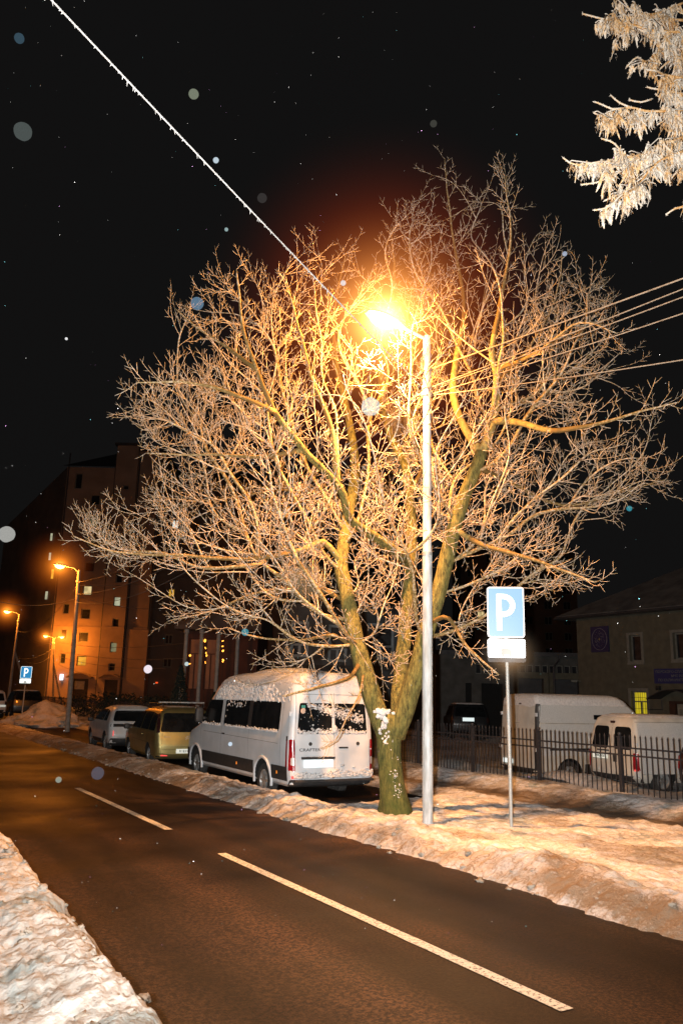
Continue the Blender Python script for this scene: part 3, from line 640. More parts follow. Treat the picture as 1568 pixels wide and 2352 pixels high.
def grow_tree():
    rnd = random.Random(21)
    root = empty('frosted_tree', tree_at, 0, 'big bare tree with mossy forked trunk and frosted twigs behind the pale lamp pole', 'tree')
    P = []; par = []; rad = []; dr = []; plen = []; exp = []
    def nn(p):
        A = np.array(P); return int(((A-np.array(p))**2).sum(1).argmin())
    for li, (nm, rr, path) in enumerate(LIMBS):
        pts = catmull([atd(x, y, D0+d) for x, y, d in path], .14)
        if li > 1:      # small natural wobble
            for i in range(1, len(pts)): pts[i] = pts[i]+noise.noise_vector(pts[i]*.7)*.05+noise.noise_vector(pts[i]*2.8)*.018
        K = len(pts); rs = []
        for i in range(K):
            t = i/(K-1)*(len(rr)-1); a = min(int(t), len(rr)-2); rs.append(rr[a]+(rr[a+1]-rr[a])*(t-a))
        prev = -1 if li == 0 else nn(pts[0])
        if li > 0 and nm == 'limb' and li not in (1, 2, 3): 
            pts[0] = Vector(P[prev])
        for i in range(K):
            d = (pts[i]-Vector(P[prev])) if prev >= 0 else Vector((0, 0, 1))
            if d.length < 1e-4: d = Vector(dr[prev])
            P.append(tuple(pts[i])); par.append(prev); rad.append(rs[i]); dr.append(tuple(d.normalized())); exp.append(li)
            plen.append((plen[prev]+d.length) if prev >= 0 else 0); prev = len(P)-1
        # mesh of the limb
        g = MB(); loc = [p-tree_at for p in pts]
        if li == 0:
            loc[0].z = -.35; n = 28
            o = g.tube(loc, rs, n, True)
            for k, v in enumerate(g.v):
                z = v[2]; fl = 1+.20*math.exp(-max(0, z)*6)*(1+.5*math.sin((k % n)/n*6.283*5)); an = (k % n)/n*6.28
                ax = loc[min(len(loc)-1, k//n)]; lump = 1+.10*noise.noise((math.cos(an)*1.2, math.sin(an)*1.2, z*1.1))+.05*noise.noise((math.cos(an)*3, math.sin(an)*3, z*2.5))
                g.v[k] = (ax.x+(v[0]-ax.x)*fl*lump, ax.y+(v[1]-ax.y)*fl*lump, v[2])
        else:
            n = 14 if rs[0] > .1 else 9
            jit = [r*(1+.10*noise.noise(p*2.2)) for r, p in zip(rs, loc)]
            g.tube(loc, jit, n, True)
        if li:
            for fi in range(len(g.f)):
                if rs[min(len(rs)-1, min(g.f[fi])//n)] < .05: g.m[fi] = 1
        lo_ = g.build(nm, [M['bark'] if rs[0] > .1 else M['limb'], M['frost']], root, smooth=180)
        fa = lo_.data.attributes.new('frost', 'FLOAT', 'POINT'); fa.data.foreach_set('value', [max(-.12, .34-(rs[min(len(rs)-1, q//n)]-.012)*11) for q in range(len(g.v))])
    # attraction points through the crown volume
    MAIN = [(x0+(x1-x0)*k/6, y0+(y1-y0)*k/6) for _, _, pa in LIMBS[:9] for (x0, y0, _), (x1, y1, _) in zip(pa, pa[1:]) for k in range(6)]
    pts = []
    tries = 0
    while len(pts) < 2300 and tries < 90000:
        tries += 1
        x = rnd.uniform(150, 1560); y = rnd.uniform(360, 1600)
        if not inpoly(x, y, OUT): continue
        ed = edist(x, y, OUT)
        if y > 1380 and rnd.random() < .35: continue
        th = min(3.3, .35+ed/124*.95); d = rnd.uniform(-th, th)
        q = atd(x, y, D0+d)
        if noise.noise(q*.62+Vector((3.3, 1.1, 7))) < -.16 and rnd.random() < .85: continue
        if ed < 95 and noise.noise(q*.8+Vector((9, 4, 2))) < .02 and rnd.random() < .8: continue     # open gaps in the crown
        if d < .4 and min(math.hypot(x-a_[0], y-a_[1]) for a_ in MAIN) < 34 and rnd.random() < .75: continue
        pts.append(tuple(q))
    A = np.array(pts); n0 = len(A); NP = np.array(P); PL = np.array(plen); EX = np.array(exp); RD = np.array(rad)
    bf = .42
    # anything but the trunk and the thick foot of the limbs may sprout
    pen = np.where(EX == 0, 50., 0.) + np.where((NP[:, 2] < 3.0), 2., 0.)
    best = np.full(n0, 1e9); bi = np.zeros(n0, int)
    for s in range(0, n0, 200):
        dd = np.sqrt(((A[s:s+200, None]-NP[None])**2).sum(2))+(bf*PL+pen)[None]
        bi[s:s+200] = dd.argmin(1); best[s:s+200] = dd.min(1)
    alive = np.ones(n0, bool); leaf_of = []
    for it in range(n0):
        k = int(np.where(alive, best, 1e9).argmin()); alive[k] = False
        pi = int(bi[k]); p0 = Vector(P[pi]); p1 = Vector(pts[k]); v = p1-p0; ln = v.length
        if ln < .05 or ln > 4.5: continue
        vd = v/ln; t0 = (Vector(dr[pi])*.55+vd).normalized(); t1 = (vd+Vector((0, 0, .22))).normalized()
        ns = max(2, int(ln/.13)); new = []; prev = pi
        for i in range(1, ns+1):
            t = i/ns; h00 = 2*t**3-3*t*t+1; h10 = t**3-2*t*t+t; h01 = -2*t**3+3*t*t; h11 = t**3-t*t
            q = p0*h00+t0*(h10*ln)+p1*h01+t1*(h11*ln)+noise.noise_vector(p0+v*t*1.6)*.025*math.sin(t*3.14)
            d = (q-Vector(P[prev])); L_ = d.length
            P.append(tuple(q)); par.append(prev); rad.append(0); dr.append(tuple(d.normalized() if L_ > 1e-6 else vd)); exp.append(-1); plen.append(plen[prev]+L_)
            prev = len(P)-1; new.append(prev)
        leaf_of.append(prev)
        Q = np.array([P[i] for i in new]); dd = np.sqrt(((A[:, None]-Q[None])**2).sum(2))+bf*np.array([plen[i] for i in new])[None]
        mn = dd.min(1); u = mn < best; best[u] = mn[u]; bi[u] = np.array(new)[dd.argmin(1)[u]]
    # pipe model radii
    cnt = np.zeros(len(P))
    for l in leaf_of: cnt[l] += 1
    for i in range(len(P)-1, -1, -1):
        if par[i] >= 0: cnt[par[i]] += cnt[i]
    for i in range(len(P)):
        if exp[i] < 0: rad[i] = min(.0062*max(1, cnt[i])**.40, .034)
    kids = [[] for _ in P]
    for i, p in enumerate(par):
        if p >= 0 and exp[i] < 0: kids[p].append(i)
    # relax the shoots so that they run in long easy curves
    Q = np.array(P); mv = [i for i in range(len(P)) if exp[i] < 0 and kids[i]]
    mk = {i: max(kids[i], key=lambda k: cnt[k]) for i in mv}
    ia = np.array(mv); pa_ = np.array([par[i] for i in mv]); ka = np.array([mk[i] for i in mv])
    for it in range(9): Q[ia] = Q[ia]*.4+(Q[pa_]+Q[ka])*.3
    P = [tuple(q) for q in Q]
    for i in range(len(P)):
        if exp[i] < 0:
            d = Vector(P[i])-Vector(P[par[i]])
            if d.length > 1e-5: dr[i] = tuple(d.normalized())
    g = MB(); fr = []
    def emit(chain, rr, n, fv):
        a = len(g.v); g.tube(chain, rr, n, True, ph=rnd.random()*6); fr.extend([fv(r) for r in rr for _ in range(n)])
    fv = lambda r: max(-.1, min(.42, .46-(r-.010)*9))+rnd.uniform(-.06, .06)
    T0 = tree_at
    starts = [(p, c) for p in range(len(P)) for c in kids[p] if exp[p] >= 0]
    stack = starts[:]
    while stack:
        p, c = stack.pop(); ch = [p, c]
        while True:
            ks = kids[ch[-1]]
            if not ks: break
            ks = sorted(ks, key=lambda i: -cnt[i]); ch.append(ks[0])
            for k in ks[1:]: stack.append((ch[-2], k))
        rr = [min(rad[c]*1.05, rad[p])if i == 0 else rad[j] for i, j in enumerate(ch)]
        rr = [r*(1+rnd.uniform(-.16, .16)) for r in rr]
        emit([Vector(P[i])-T0 for i in ch], rr, 6 if rr[0] > .025 else 4, fv)
    # frosted side twigs set alternately along every shoot, each curving up at its tip
    def twig(p, d, ln, r, depth):
        ns = 2 if ln < .16 else (4 if ln < .4 else 6); q = Vector(p); c = [q.copy()]; d = d.copy(); side = rnd.choice((-1, 1))
        for i in range(ns):
            d = (d+Vector((0, 0, .12))+Vector((rnd.uniform(-1, 1), rnd.uniform(-1, 1), rnd.uniform(-1, 1)))*.07).normalized()
            q = q+d*(ln/ns); c.append(q.copy())
            if depth and i < ns-1 and rnd.random() < .80:
                n_ = d.cross(HEAD); n_ = n_.normalized() if n_.length > .1 else d.orthogonal().normalized()
                side = -side; sd = (n_*side*.75+HEAD*rnd.uniform(-.4, .4)+d*.85).normalized()
                twig(q, sd, rnd.uniform(.07, .19), r*.92, 0)
        emit(c, [r*rnd.uniform(.88, 1.15) for _ in c[:-1]]+[r*.8], 3, fv)
    alt = {}
    for i in range(len(P)):
        if not (exp[i] < 0 or rad[i] < .06): continue
        tip = not kids[i] and exp[i] < 0
        pr = .50 if rad[i] < .016 else (.40 if rad[i] < .03 else .30)
        if exp[i] >= 0 and rad[i] < .035: pr = .85
        if P[i][2] < 3.2: pr *= .55
        if not tip and rnd.random() > pr: continue
        d = Vector(dr[i]); s_ = -alt.get(par[i], 1); alt[i] = s_
        n_ = d.cross(HEAD+Vector((rnd.uniform(-.6, .6), rnd.uniform(-.6, .6), rnd.uniform(-.6, .6))))
        if n_.length < .1: continue
        dd = (n_.normalized()*s_*.75+d*.90+HEAD*rnd.uniform(-.55, .55)).normalized() if not tip else d
        twig(Vector(P[i])-T0, dd, rnd.uniform(.22, .58)*(1.3 if tip else 1), .0056, 1)
    o = g.build('crown', M['frost'], root, smooth=180); o['kind'] = 'stuff'
    at = o.data.attributes.new('frost', 'FLOAT', 'POINT'); at.data.foreach_set('value', fr)
    # snow caught in the fork and on the bark
    g = MB()
    for k in range(60):
        t_ = rnd.random()**1.5; y = 1632+80*t_; x = 881+rnd.gauss(0, 7*(1-t_)+3)+4*t_
        g.blob(atd(x, y, D0-.20-.02*t_)-tree_at, rnd.uniform(.03, .055)*(1-.6*t_), (1, .6, .9), k, 2, .7)
    g.build('fork_snow', M['snow'], root, smooth=180)
    g = MB(); hv = HEAD
    for k in range(130):
        y = rnd.triangular(1690, 1880, 1800); x = 892+(y-1690)*.20+rnd.gauss(0, 9)
        if noise.noise((x*.09, y*.06, 4)) < .02: continue
        if abs(x-(893+(y-1690)*.09)) > 27: continue
        off = (x-(893+(y-1690)*.09))/124; R_ = .245
        p = atd(x, y, D0-math.sqrt(max(.0, R_*R_-off*off))-.0)-tree_at
        g.blob(p, rnd.uniform(.005, .013), (1.2, .7, .8), k, 1, 1.2)
    g.build('bark_snow', M['snow'], root, smooth=180)['kind'] = 'stuff'
    return root
grow_tree()
for x, y, d, r_, lb in [(703, 1325, .3, .40, 'dense drooping ball of mistletoe twigs left of the trunk, lowest of three'), (925, 955, 1.9, .42, 'dark ball of fine twigs below the glowing lamp, left of the pole'), (925, 1045, 2.3, .40, 'dark tangle of fine twigs hanging beside the central limb')]:
    c = atd(x, y, D0+d); rnd = random.Random(int(x)+y); g = MB()
    for k in range(420):
        v = Vector((rnd.gauss(0, 1), rnd.gauss(0, 1), rnd.gauss(0, 1))).normalized(); e = v*r_*rnd.uniform(.6, 1.05)+Vector((0, 0, -.08)); m_ = e*.5+Vector((rnd.uniform(-.1, .1), rnd.uniform(-.1, .1), rnd.uniform(-.05, .1)))
        g.tube([v*.02, m_, e, e+Vector((rnd.uniform(-.06, .06), rnd.uniform(-.06, .06), -.07))], [.006, .005, .005, .004], 3, False)
    o = g.build('mistletoe_clump', M['bird_twig']); o.location = c; tag(o, lb, 'mistletoe')

# ------------------------------------------------------------------ near branch with frosted dead leaf clusters (top right)
def seedmat():
    m, nt, b = newmat('frosted_dead_leaves'); L = nt.links
    at = N(nt, 'ShaderNodeAttribute'); at.attribute_name = 'frost'
    tc = N(nt, 'ShaderNodeTexCoord'); n1 = N(nt, 'ShaderNodeTexNoise'); n1.inputs['Scale'].default_value = 60; n1.inputs['Detail'].default_value = 4; L.new(tc.outputs['Object'], n1.inputs['Vector'])
    ad = N(nt, 'ShaderNodeMath', operation='ADD'); L.new(n1.outputs['Fac'], ad.inputs[0]); L.new(at.outputs['Fac'], ad.inputs[1])
    rp = N(nt, 'ShaderNodeValToRGB'); e = rp.color_ramp.elements; e[0].position = .50; e[0].color = (.26, .12, .03, 1); e[1].position = 1.0; e[1].color = (.36, .32, .27, 1)
    x = rp.color_ramp.elements.new(.72); x.color = (.36, .23, .11, 1)
    L.new(ad.outputs[0], rp.inputs['Fac']); L.new(rp.outputs['Color'], b.inputs['Base Color']); b.inputs['Roughness'].default_value = .85; b.inputs['Specular IOR Level'].default_value = .2
    return m
M['seed'] = seedmat()
def near_tree():
    ND = 5.6; rnd = random.Random(5)
    f = lambda x, y, d=0: atd((2200+x/2.476)/1.7417, (y/2.476)/1.7417, ND+d)
    bx, by = 4.9+2.7, 3.0-1.4
    base = Vector((bx, by, .1))
    root = empty('dead_leaf_tree', base, 0, 'near tree reaching in at the top right with frosted tan dead leaf clusters', 'tree')
    top = Vector((bx-.1, by+.05, 8.5))
    g = MB(); tr = catmull([Vector((0, 0, -.3)), Vector((.05, .02, 2)), Vector((-.02, .05, 4.5)), top-base], .4)
    g.tube(tr, [.19-.012*i*20/len(tr)*.6 for i in range(len(tr))], 14); g.build('trunk', M['bark'], root, smooth=180)
    BR = [[(1315, 330), (1000, 300), (700, 225), (500, 190), (320, 128)], [(1315, 370, .2), (1150, 450, .2), (970, 600, .1), (860, 580), (755, 668)],
          [(1315, 780, .1), (1150, 740, .1), (1020, 700), (940, 690)], [(1315, 1090), (1000, 1112), (800, 1060), (650, 1080), (440, 1010)], [(800, 1060), (690, 1010), (600, 945)],
          [(760, 1200, -.1), (620, 1190, -.1), (530, 1160), (430, 1118)], [(1315, 1350, .1), (1100, 1450, .1), (900, 1520), (760, 1560), (640, 1430, -.1), (510, 1370, -.1)],
          [(900, 1520), (700, 1690, -.1), (500, 1790, -.1), (310, 1828, -.1)], [(700, 1560), (520, 1600, -.1), (260, 1620, -.1), (138, 1560, -.1)],
          [(1315, 1490), (1100, 1590), (980, 1690), (850, 1850), (700, 1930, -.1), (580, 2040, -.1), (425, 2080, -.1)], [(850, 1850), (680, 1920), (540, 1990)],
          [(1400, 1960), (1315, 2045), (1230, 2070), (1145, 2130)], [(1315, 30, .3), (1100, 120, .3), (900, 150, .2), (780, 90, .1), (700, -40, .1)], [(1000, 980), (900, 1000), (780, 975)], [(1315, 1250, .2), (1180, 1180, .2), (1060, 1230, .2)],
          [(1100, 1590), (1160, 1700), (1180, 1800)], [(1315, 560, .3), (1180, 610, .3), (1080, 690, .3)], [(1315, 940, .2), (1180, 900, .2), (960, 860, .2)], [(1315, 200, .4), (1150, 190, .4), (980, 160, .3)], [(1315, 480, .4), (1200, 420, .3), (1060, 400, .2)], [(1315, 1650, .2), (1250, 1700, .2), (1200, 1760, .2)], [(1315, 1180, .4), (1150, 1020, .4), (1050, 930, .3)], [(1315, 680, .4), (1250, 640, .3), (1120, 560, .3)]]
    tw = MB(); tf = []; lf = MB(); ff = []
    def add_t(P_, r0, r1, n=5, fr=.35):
        K = len(P_); rr = [r0+(r1-r0)*i/(K-1) for i in range(K)]
        tw.tube(P_, rr, n); tf.extend([fr+(.0 if r > .008 else .25)+rnd.uniform(-.1, .1) for r in rr for _ in range(n)])
    def leaf(p, ln, wd, fr):
        d = Vector((rnd.gauss(0, .28), rnd.gauss(0, .28), -1)).normalized(); s = Vector((rnd.uniform(-1, 1), rnd.uniform(-1, 1), 0)); s = (s-d*s.dot(d)).normalized()
        n = 4; vs = []; o = len(lf.v)
        for i in range(n+1):
            t = i/n; ww = wd*(.35+1.1*math.sin(math.pi*min(1, t*.9+.08)))*.6*rnd.uniform(.65, 1.3)
            q = p+d*(ln*t)+s.cross(d)*(.012*math.sin(t*5+ln*90))
            vs += [q-s*ww, q+s*ww]
            tipf = fr+.30*abs(t-.35)+rnd.uniform(-.12, .12); ff.extend([tipf+.16, tipf+.16])
        lf.add(vs, [(2*i, 2*i+1, 2*i+3, 2*i+2) for i in range(n)])
        # spiky hoar frost on the rims
        for k in range(5):
            t = rnd.random(); q = p+d*(ln*t)+s*wd*.55*rnd.choice((-1, 1)); e = q+(s*rnd.choice((-1, 1))*.8+Vector((rnd.uniform(-1, 1), rnd.uniform(-1, 1), rnd.uniform(-1, .2)))*.6).normalized()*rnd.uniform(.006, .014)
            w_ = d*.003; lf.add([q-w_, q+w_, e], [(0, 1, 2)]); ff.extend([.55, .55, .6])
    BO = []
    zq = sorted(f(*b_[0]).z-base.z for b_ in BR if b_[0][0] >= 1300); zq = [zq[len(zq)//6], zq[len(zq)//2], zq[-len(zq)//6]]
    for zz in zq:
        m_ = f(1315, 0)-base; e_ = Vector((m_.x, m_.y, 0))*.72; e_.z = zz-.1; BO.append(e_)
        bp_ = catmull([Vector((0, .03, zz-1.0)), e_*.45+Vector((.05, .1, (zz-.75)*.55+.12)), e_], .15); bp_ = [p+noise.noise_vector(p*1.3)*.06 for p in bp_]; bp_[-1] = e_
        g = MB(); g.tube(bp_, [.075-.05*i/(len(bp_)-1) for i in range(len(bp_))], 9); g.build('bough', M['limb'], root, smooth=180)
    for b_ in BR:
        P_ = catmull([f(p[0], p[1], (p[2] if len(p) > 2 else 0)) for p in b_], .035)
        P_ = [p+noise.noise_vector(p*6)*.012 for p in P_]; K = len(P_)
        P_ = [p-base for p in P_]
        r0 = .012 if b_[0][0] >= 1300 else .008
        add_t(P_, r0, .0065, 6, .12)
        if b_[0][0] >= 1300:          # carry it on to one of three boughs of the trunk outside the picture
            q = P_[0]; E_ = min(BO, key=lambda e_: abs(e_.z-q.z)+.2*rnd.random()); s0 = E_*rnd.uniform(.72, 1.0); s0.z = E_.z-rnd.uniform(0, .25)
            cn_ = catmull([s0, s0.lerp(q, .5)+Vector((rnd.uniform(-.12, .12), rnd.uniform(-.12, .12), rnd.uniform(.0, .18))), q], .06)
            add_t(cn_, .020, r0, 6, -.1); P_ = cn_[:-1]+P_; K = len(P_)
        for i in range(K):
            bare = i > K-6
            if bare:
                for k in range(6):
                    v = Vector((rnd.gauss(0, 1), rnd.gauss(0, 1), rnd.gauss(0, 1))).normalized(); add_t([P_[i], P_[i]+v*rnd.uniform(.010, .018)], .004, .001, 3, .7)
                continue
            if rnd.random() < .85:     # side twiglet with a hanging bunch
                d = (P_[min(K-1, i+1)]-P_[i-1]); d = d.normalized() if d.length > 1e-5 else Vector((-1, 0, 0))
                v = (d+Vector((rnd.uniform(-1, 1), rnd.uniform(-1, 1), rnd.uniform(-.9, .8)))*.9).normalized(); ln = rnd.uniform(.03, .19)
                e = P_[i]+v*ln; e2 = e+Vector((v.x*.03, v.y*.03, -.02)); add_t([P_[i], e, e2], .006, .004, 4, .45)
                clump = noise.noise(P_[i]*4.5)
                if clump > -.38:
                    fr = rnd.choice((-.06, .02, .10, .2, .3))
                    for k in range(rnd.randint(12, 30)):
                        t = rnd.random(); leaf(P_[i].lerp(e2, t)+Vector((rnd.uniform(-.015, .015), rnd.uniform(-.015, .015), rnd.uniform(-.02, .005))), rnd.uniform(.04, .16), rnd.uniform(.005, .012), fr)
    o = tw.build('branch', M['seed'], root, smooth=180); at = o.data.attributes.new('frost', 'FLOAT', 'POINT'); at.data.foreach_set('value', tf)
    o = lf.build('leaf_clusters', M['seed'], root); at = o.data.attributes.new('frost', 'FLOAT', 'POINT'); at.data.foreach_set('value', ff); o['kind'] = 'stuff'
near_tree()

# ------------------------------------------------------------------ vehicles
# body frame: X right, Y forward (rear bumper at y=0), Z up from the ground
class Veh:
    def __init__(s, name, label, cat, loc, yaw, keys, bow=.03):
        s.root = empty(name, loc, -yaw, label, cat); s.K = keys; s.bow = bow
    def at(s, z):                       # keys: z, y_rear, y_front, half width, rear corner radius, front corner radius
        K = s.K
        if z <= K[0][0]: return K[0][1:]
        for a, b in zip(K, K[1:]):
            if z <= b[0]:
                t = (z-a[0])/max(1e-6, b[0]-a[0]); return tuple(p+(q-p)*t for p, q in zip(a[1:], b[1:]))
        return K[-1][1:]
    def loop(s, z, grow=0):
        y0, y1, hw, r0, r1 = s.at(z); y0 -= grow; y1 += grow; hw += grow; P = []; nc = 5
        def bowr(x): return -s.bow*(1-(x/max(hw, .01))**2)
        def bowf(x): return .10*(1-(x/max(hw, .01))**2)*min(1, r1*3)
        for i in range(9):
            x = -(hw-r0)+2*(hw-r0)*i/8; P.append((x, y0+bowr(x)+s.bow*0))
        for i in range(1, nc+1): a = math.pi/2*i/nc; P.append((hw-r0+r0*math.sin(a), y0+r0-r0*math.cos(a)+bowr(hw-r0)*(1-i/nc)))
        for i in range(1, 13): P.append((hw, y0+r0+(y1-r1-y0-r0)*i/12))
        for i in range(1, nc+1): a = math.pi/2*i/nc; P.append((hw-r1+r1*math.cos(a), y1-r1+r1*math.sin(a)+bowf(hw-r1)*(i/nc)))
        for i in range(1, 9):
            x = (hw-r1)-2*(hw-r1)*i/8; P.append((x, y1+bowf(x)))
        for i in range(1, nc+1): a = math.pi/2*i/nc; P.append((-(hw-r1)-r1*math.sin(a), y1-r1+r1*math.cos(a)+bowf(hw-r1)*(1-i/nc)))
        for i in range(1, 13): P.append((-hw, y1-r1+(y0+r0-y1+r1)*i/12))
        for i in range(1, nc): a = math.pi/2*i/nc; P.append((-(hw-r0)-r0*math.cos(a), y0+r0-r0*math.sin(a)+bowr(hw-r0)*(i/nc)))
        return [(x, y, z) for x, y in P]
    def levels(s, z0=None, z1=None, step=.06):
        zs = set()
        for a, b in zip(s.K, s.K[1:]):
            n = max(1, int((b[0]-a[0])/step))
            for i in range(n): zs.add(round(a[0]+(b[0]-a[0])*i/n, 5))
        zs.add(s.K[-1][0]); zs = sorted(zs)
        if z0 is not None: zs = [z0]+[z for z in zs if z > z0+.005]
        if z1 is not None: zs = [z for z in zs if z < z1-.005]+[z1]
        return zs
    def body(s, m, wheels, rw, track, sm=32):
        g = MB(); zs = s.levels(); n = None
        for z in zs:
            L_ = s.loop(z); n = len(L_); g.v += L_
        for i in range(len(zs)-1):
            for k in range(n): g.f.append((i*n+k, i*n+(k+1) % n, (i+1)*n+(k+1) % n, (i+1)*n+k)); g.m.append(0)
        g.f.append(tuple(reversed(range(n)))); g.m.append(0); g.f.append(tuple((len(zs)-1)*n+k for k in range(n))); g.m.append(0)
        o = g.build('body', [m, M['dark_well']], s.root, recalc=True)
        for y in wheels:
            for sd in (-1, 1):
                c = MB(); c.lathe([(0, sd*(track-.30)), (rw, sd*(track-.30)), (rw, sd*(track+.5)), (0, sd*(track+.5))], (0, y, rw-.06), 'X', 36)
                co = c.build('cut', M['dark_well'], s.root, recalc=True)
                md = o.modifiers.new('b', 'BOOLEAN'); md.operation = 'DIFFERENCE'; md.object = co; md.solver = 'EXACT'
                bpy.context.view_layer.update()
                dg = bpy.context.evaluated_depsgraph_get(); me = bpy.data.meshes.new_from_object(o.evaluated_get(dg)); o.modifiers.clear(); o.data = me
                bpy.data.objects.remove(co)
        me = o.data; me.materials.clear(); me.materials.append(m); me.materials.append(M['dark_well'])
        for p in me.polygons:
            c = p.center; p.material_index = 0
            for y in wheels:
                d = math.hypot(c.y-y, c.z-rw+.06)
                if (abs(d-rw) < .012 and abs(c.x) > track-.31 and abs(p.normal.x) < .5) or (d < rw and abs(abs(c.x)-track+.30) < .005): p.material_index = 1
            if p.normal.z < -.8 and c.z < .6: p.material_index = 1
        me.polygons.foreach_set('use_smooth', [True]*len(me.polygons)); me.set_sharp_from_angle(angle=R(sm))
        s.o = o; return o
    def rpoly(s, P, r):                 # round the corners of a polygon
        out = []; n = len(P)
        for i in range(n):
            p = Vector(P[i]).to_2d() if len(P[i]) > 2 else Vector(P[i]); a = Vector(P[i-1]); b = Vector(P[(i+1) % n])
            ra = min(r, (a-p).length*.45, (b-p).length*.45); A = p+(a-p).normalized()*ra; B = p+(b-p).normalized()*ra
            for k in range(6): t = k/5; out.append(A.lerp(p, t).lerp(p.lerp(B, t), t))
        return out
    def patch(s, where, P, m, name, eps=.005, r=.05, parent=None, ny=8, fn=None):
        Q = s.rpoly(P, r) if r else [Vector(p) for p in P]
        zs = sorted(set(round(q.y, 4) for q in Q)); zz = []
        for a, b in zip(zs, zs[1:]):
            k = max(1, int((b-a)/.06)); zz += [a+(b-a)*i/k for i in range(k)]
        zz.append(zs[-1]); g = MB(); rows = []
        for z in zz:
            xs = []
            for i in range(len(Q)):
                a, b = Q[i], Q[(i+1) % len(Q)]
                if (a.y-z)*(b.y-z) <= 0 and abs(a.y-b.y) > 1e-7: xs.append(a.x+(b.x-a.x)*(z-a.y)/(b.y-a.y))
                elif abs(a.y-z) < 1e-6: xs.append(a.x)
            if not xs: continue
            lo, hi = min(xs), max(xs); rows.append([s.surf(where, lo+(hi-lo)*i/ny, z, eps) for i in range(ny+1)])
        for rw in rows: g.v += rw
        for j in range(len(rows)-1):
            for i in range(ny): q = j*(ny+1)+i; g.f.append((q, q+1, q+ny+2, q+ny+1)); g.m.append(0)
        return g.build(name, m, parent or s.root, smooth=180)
    def surf(s, where, a, z, eps=0):
        y0, y1, hw, r0, r1 = s.at(z)
        if where == 'L': return (-(hw+eps), a, z)
        if where == 'R': return (hw+eps, a, z)
        if where == 'B':
            ax = abs(a); y = y0-s.bow*(1-(a/hw)**2)
            if ax > hw-r0: 
                q = min(1, (ax-hw+r0)/max(r0, .001)); y = y0+r0-r0*math.sqrt(max(0, 1-q*q))-s.bow*(1-((hw-r0)/hw)**2)*(1-q)
            return (a, y-eps, z)
        return (a, y1+.10*(1-(a/hw)**2)*min(1, r1*3)+eps, z)
    def wheels(s, ys, rw, track, rimm=None, cap=False, wd=.20, spokes=5):
        for y in ys:
            for sd in (-1, 1):
                c = (0, y, rw); w = sd
                g = MB(); x1 = w*(track); x0 = w*(track-wd)
                g.lathe([(rw*.62, x0), (rw*.97, x0), (rw, x0+w*.03), (rw, x1-w*.03), (rw*.97, x1-w*.008), (rw*.90, x1), (rw*.66, x1), (rw*.62, x1-w*.02)], c, 'X', 28)
                wo = g.build('wheel', M['rubber'], s.root, smooth=40)
                g = MB(); rr = rw*.64
                g.lathe([(rr, x1-w*.012), (rr*.92, x1-w*.015), (rr*.86, x1-w*.05), (rr*.35, x1-w*(.03 if cap else .06)), (rr*.28, x1-w*.02), (0, x1-w*.02)], c, 'X', 28)
                for k in range(spokes):
                    a = 6.283*k/spokes
                    mt = Matrix.Translation((x1-w*.035, y, rw)) @ Matrix.Rotation(a, 4, 'X')
                    g.box((0, rr*.55, 0), (.03, rr*.75, rr*.24), 0, 0, mt)
                g.build('rim', rimm or M['alloy'], wo, smooth=40)
    def seam(s, where, a0, z0, a1, z1, wd=.007, eps=.003):
        n = 10; g = MB(); dx, dz = a1-a0, z1-z0; L_ = math.hypot(dx, dz); px, pz = -dz/L_*wd/2, dx/L_*wd/2
        for i in range(n+1):
            t = i/n; a = a0+dx*t; z = z0+dz*t; g.v += [s.surf(where, a-px, z-pz, eps), s.surf(where, a+px, z+pz, eps)]
        for i in range(n): g.f.append((2*i, 2*i+1, 2*i+3, 2*i+2)); g.m.append(0)
        return g
    def seams(s, L_):
        g = MB()
        for q in L_:
            h = s.seam(*q); g.add(h.v, h.f)
        return g.build('panel_gap', M['asphalt_seam'], s.root)
    def box_on(s, where, a, z, da, dz, th, m, name, parent=None, eps=0):
        x, y, zz = s.surf(where, a, z); g = MB()
        if where in 'LR': g.box((x+(eps if where == 'R' else -eps), y, zz), (th, da, dz))
        else: g.box((x, y-eps, zz), (da, th, dz))
        o = g.build(name, m, parent or s.root); bv = o.modifiers.new('bevel', 'BEVEL'); bv.width = min(th, da, dz)*.25; bv.segments = 2
        return o
    def plate(s, x, z, wd=.50, ht=.11, txt=None, m=None, eps=.02, where='B'):
        p = s.surf(where, x, z); g = MB(); g.box((p[0], p[1]-eps, z), (wd+.012, .008, ht+.012))
        po = g.build('licence_plate', m or M['plate_white'], s.root)
        if txt:
            text_mesh(txt, ht*.86, 'plate_number', M['plate_ink'], po, axes((1, 0, 0), (0, 0, 1), (0, -1, 0), (p[0]-.005, p[1]-eps-.0065, z-ht*.31)), .001, 'CENTER')
        return po
    def mirror(s, y, z, sd, m, h=.3, w_=.2):
        hw = s.at(z)[2]; g = MB(); bm = bmesh.new(); bmesh.ops.create_uvsphere(bm, u_segments=14, v_segments=10, radius=1)
        def q(v): return math.copysign(abs(v)**.55, v)
        g.add([(sd*(hw+.05+w_*.55)+q(v.co.x)*w_*.5, y+q(v.co.y)*.07, z+q(v.co.z)*h*.5) for v in bm.verts], [tuple(v.index for v in f.verts) for f in bm.faces]); bm.free()
        g.box((sd*(hw+.04), y, z-h*.2), (.14, .06, .06))
        return g.build('mirror', m, s.root, smooth=60)

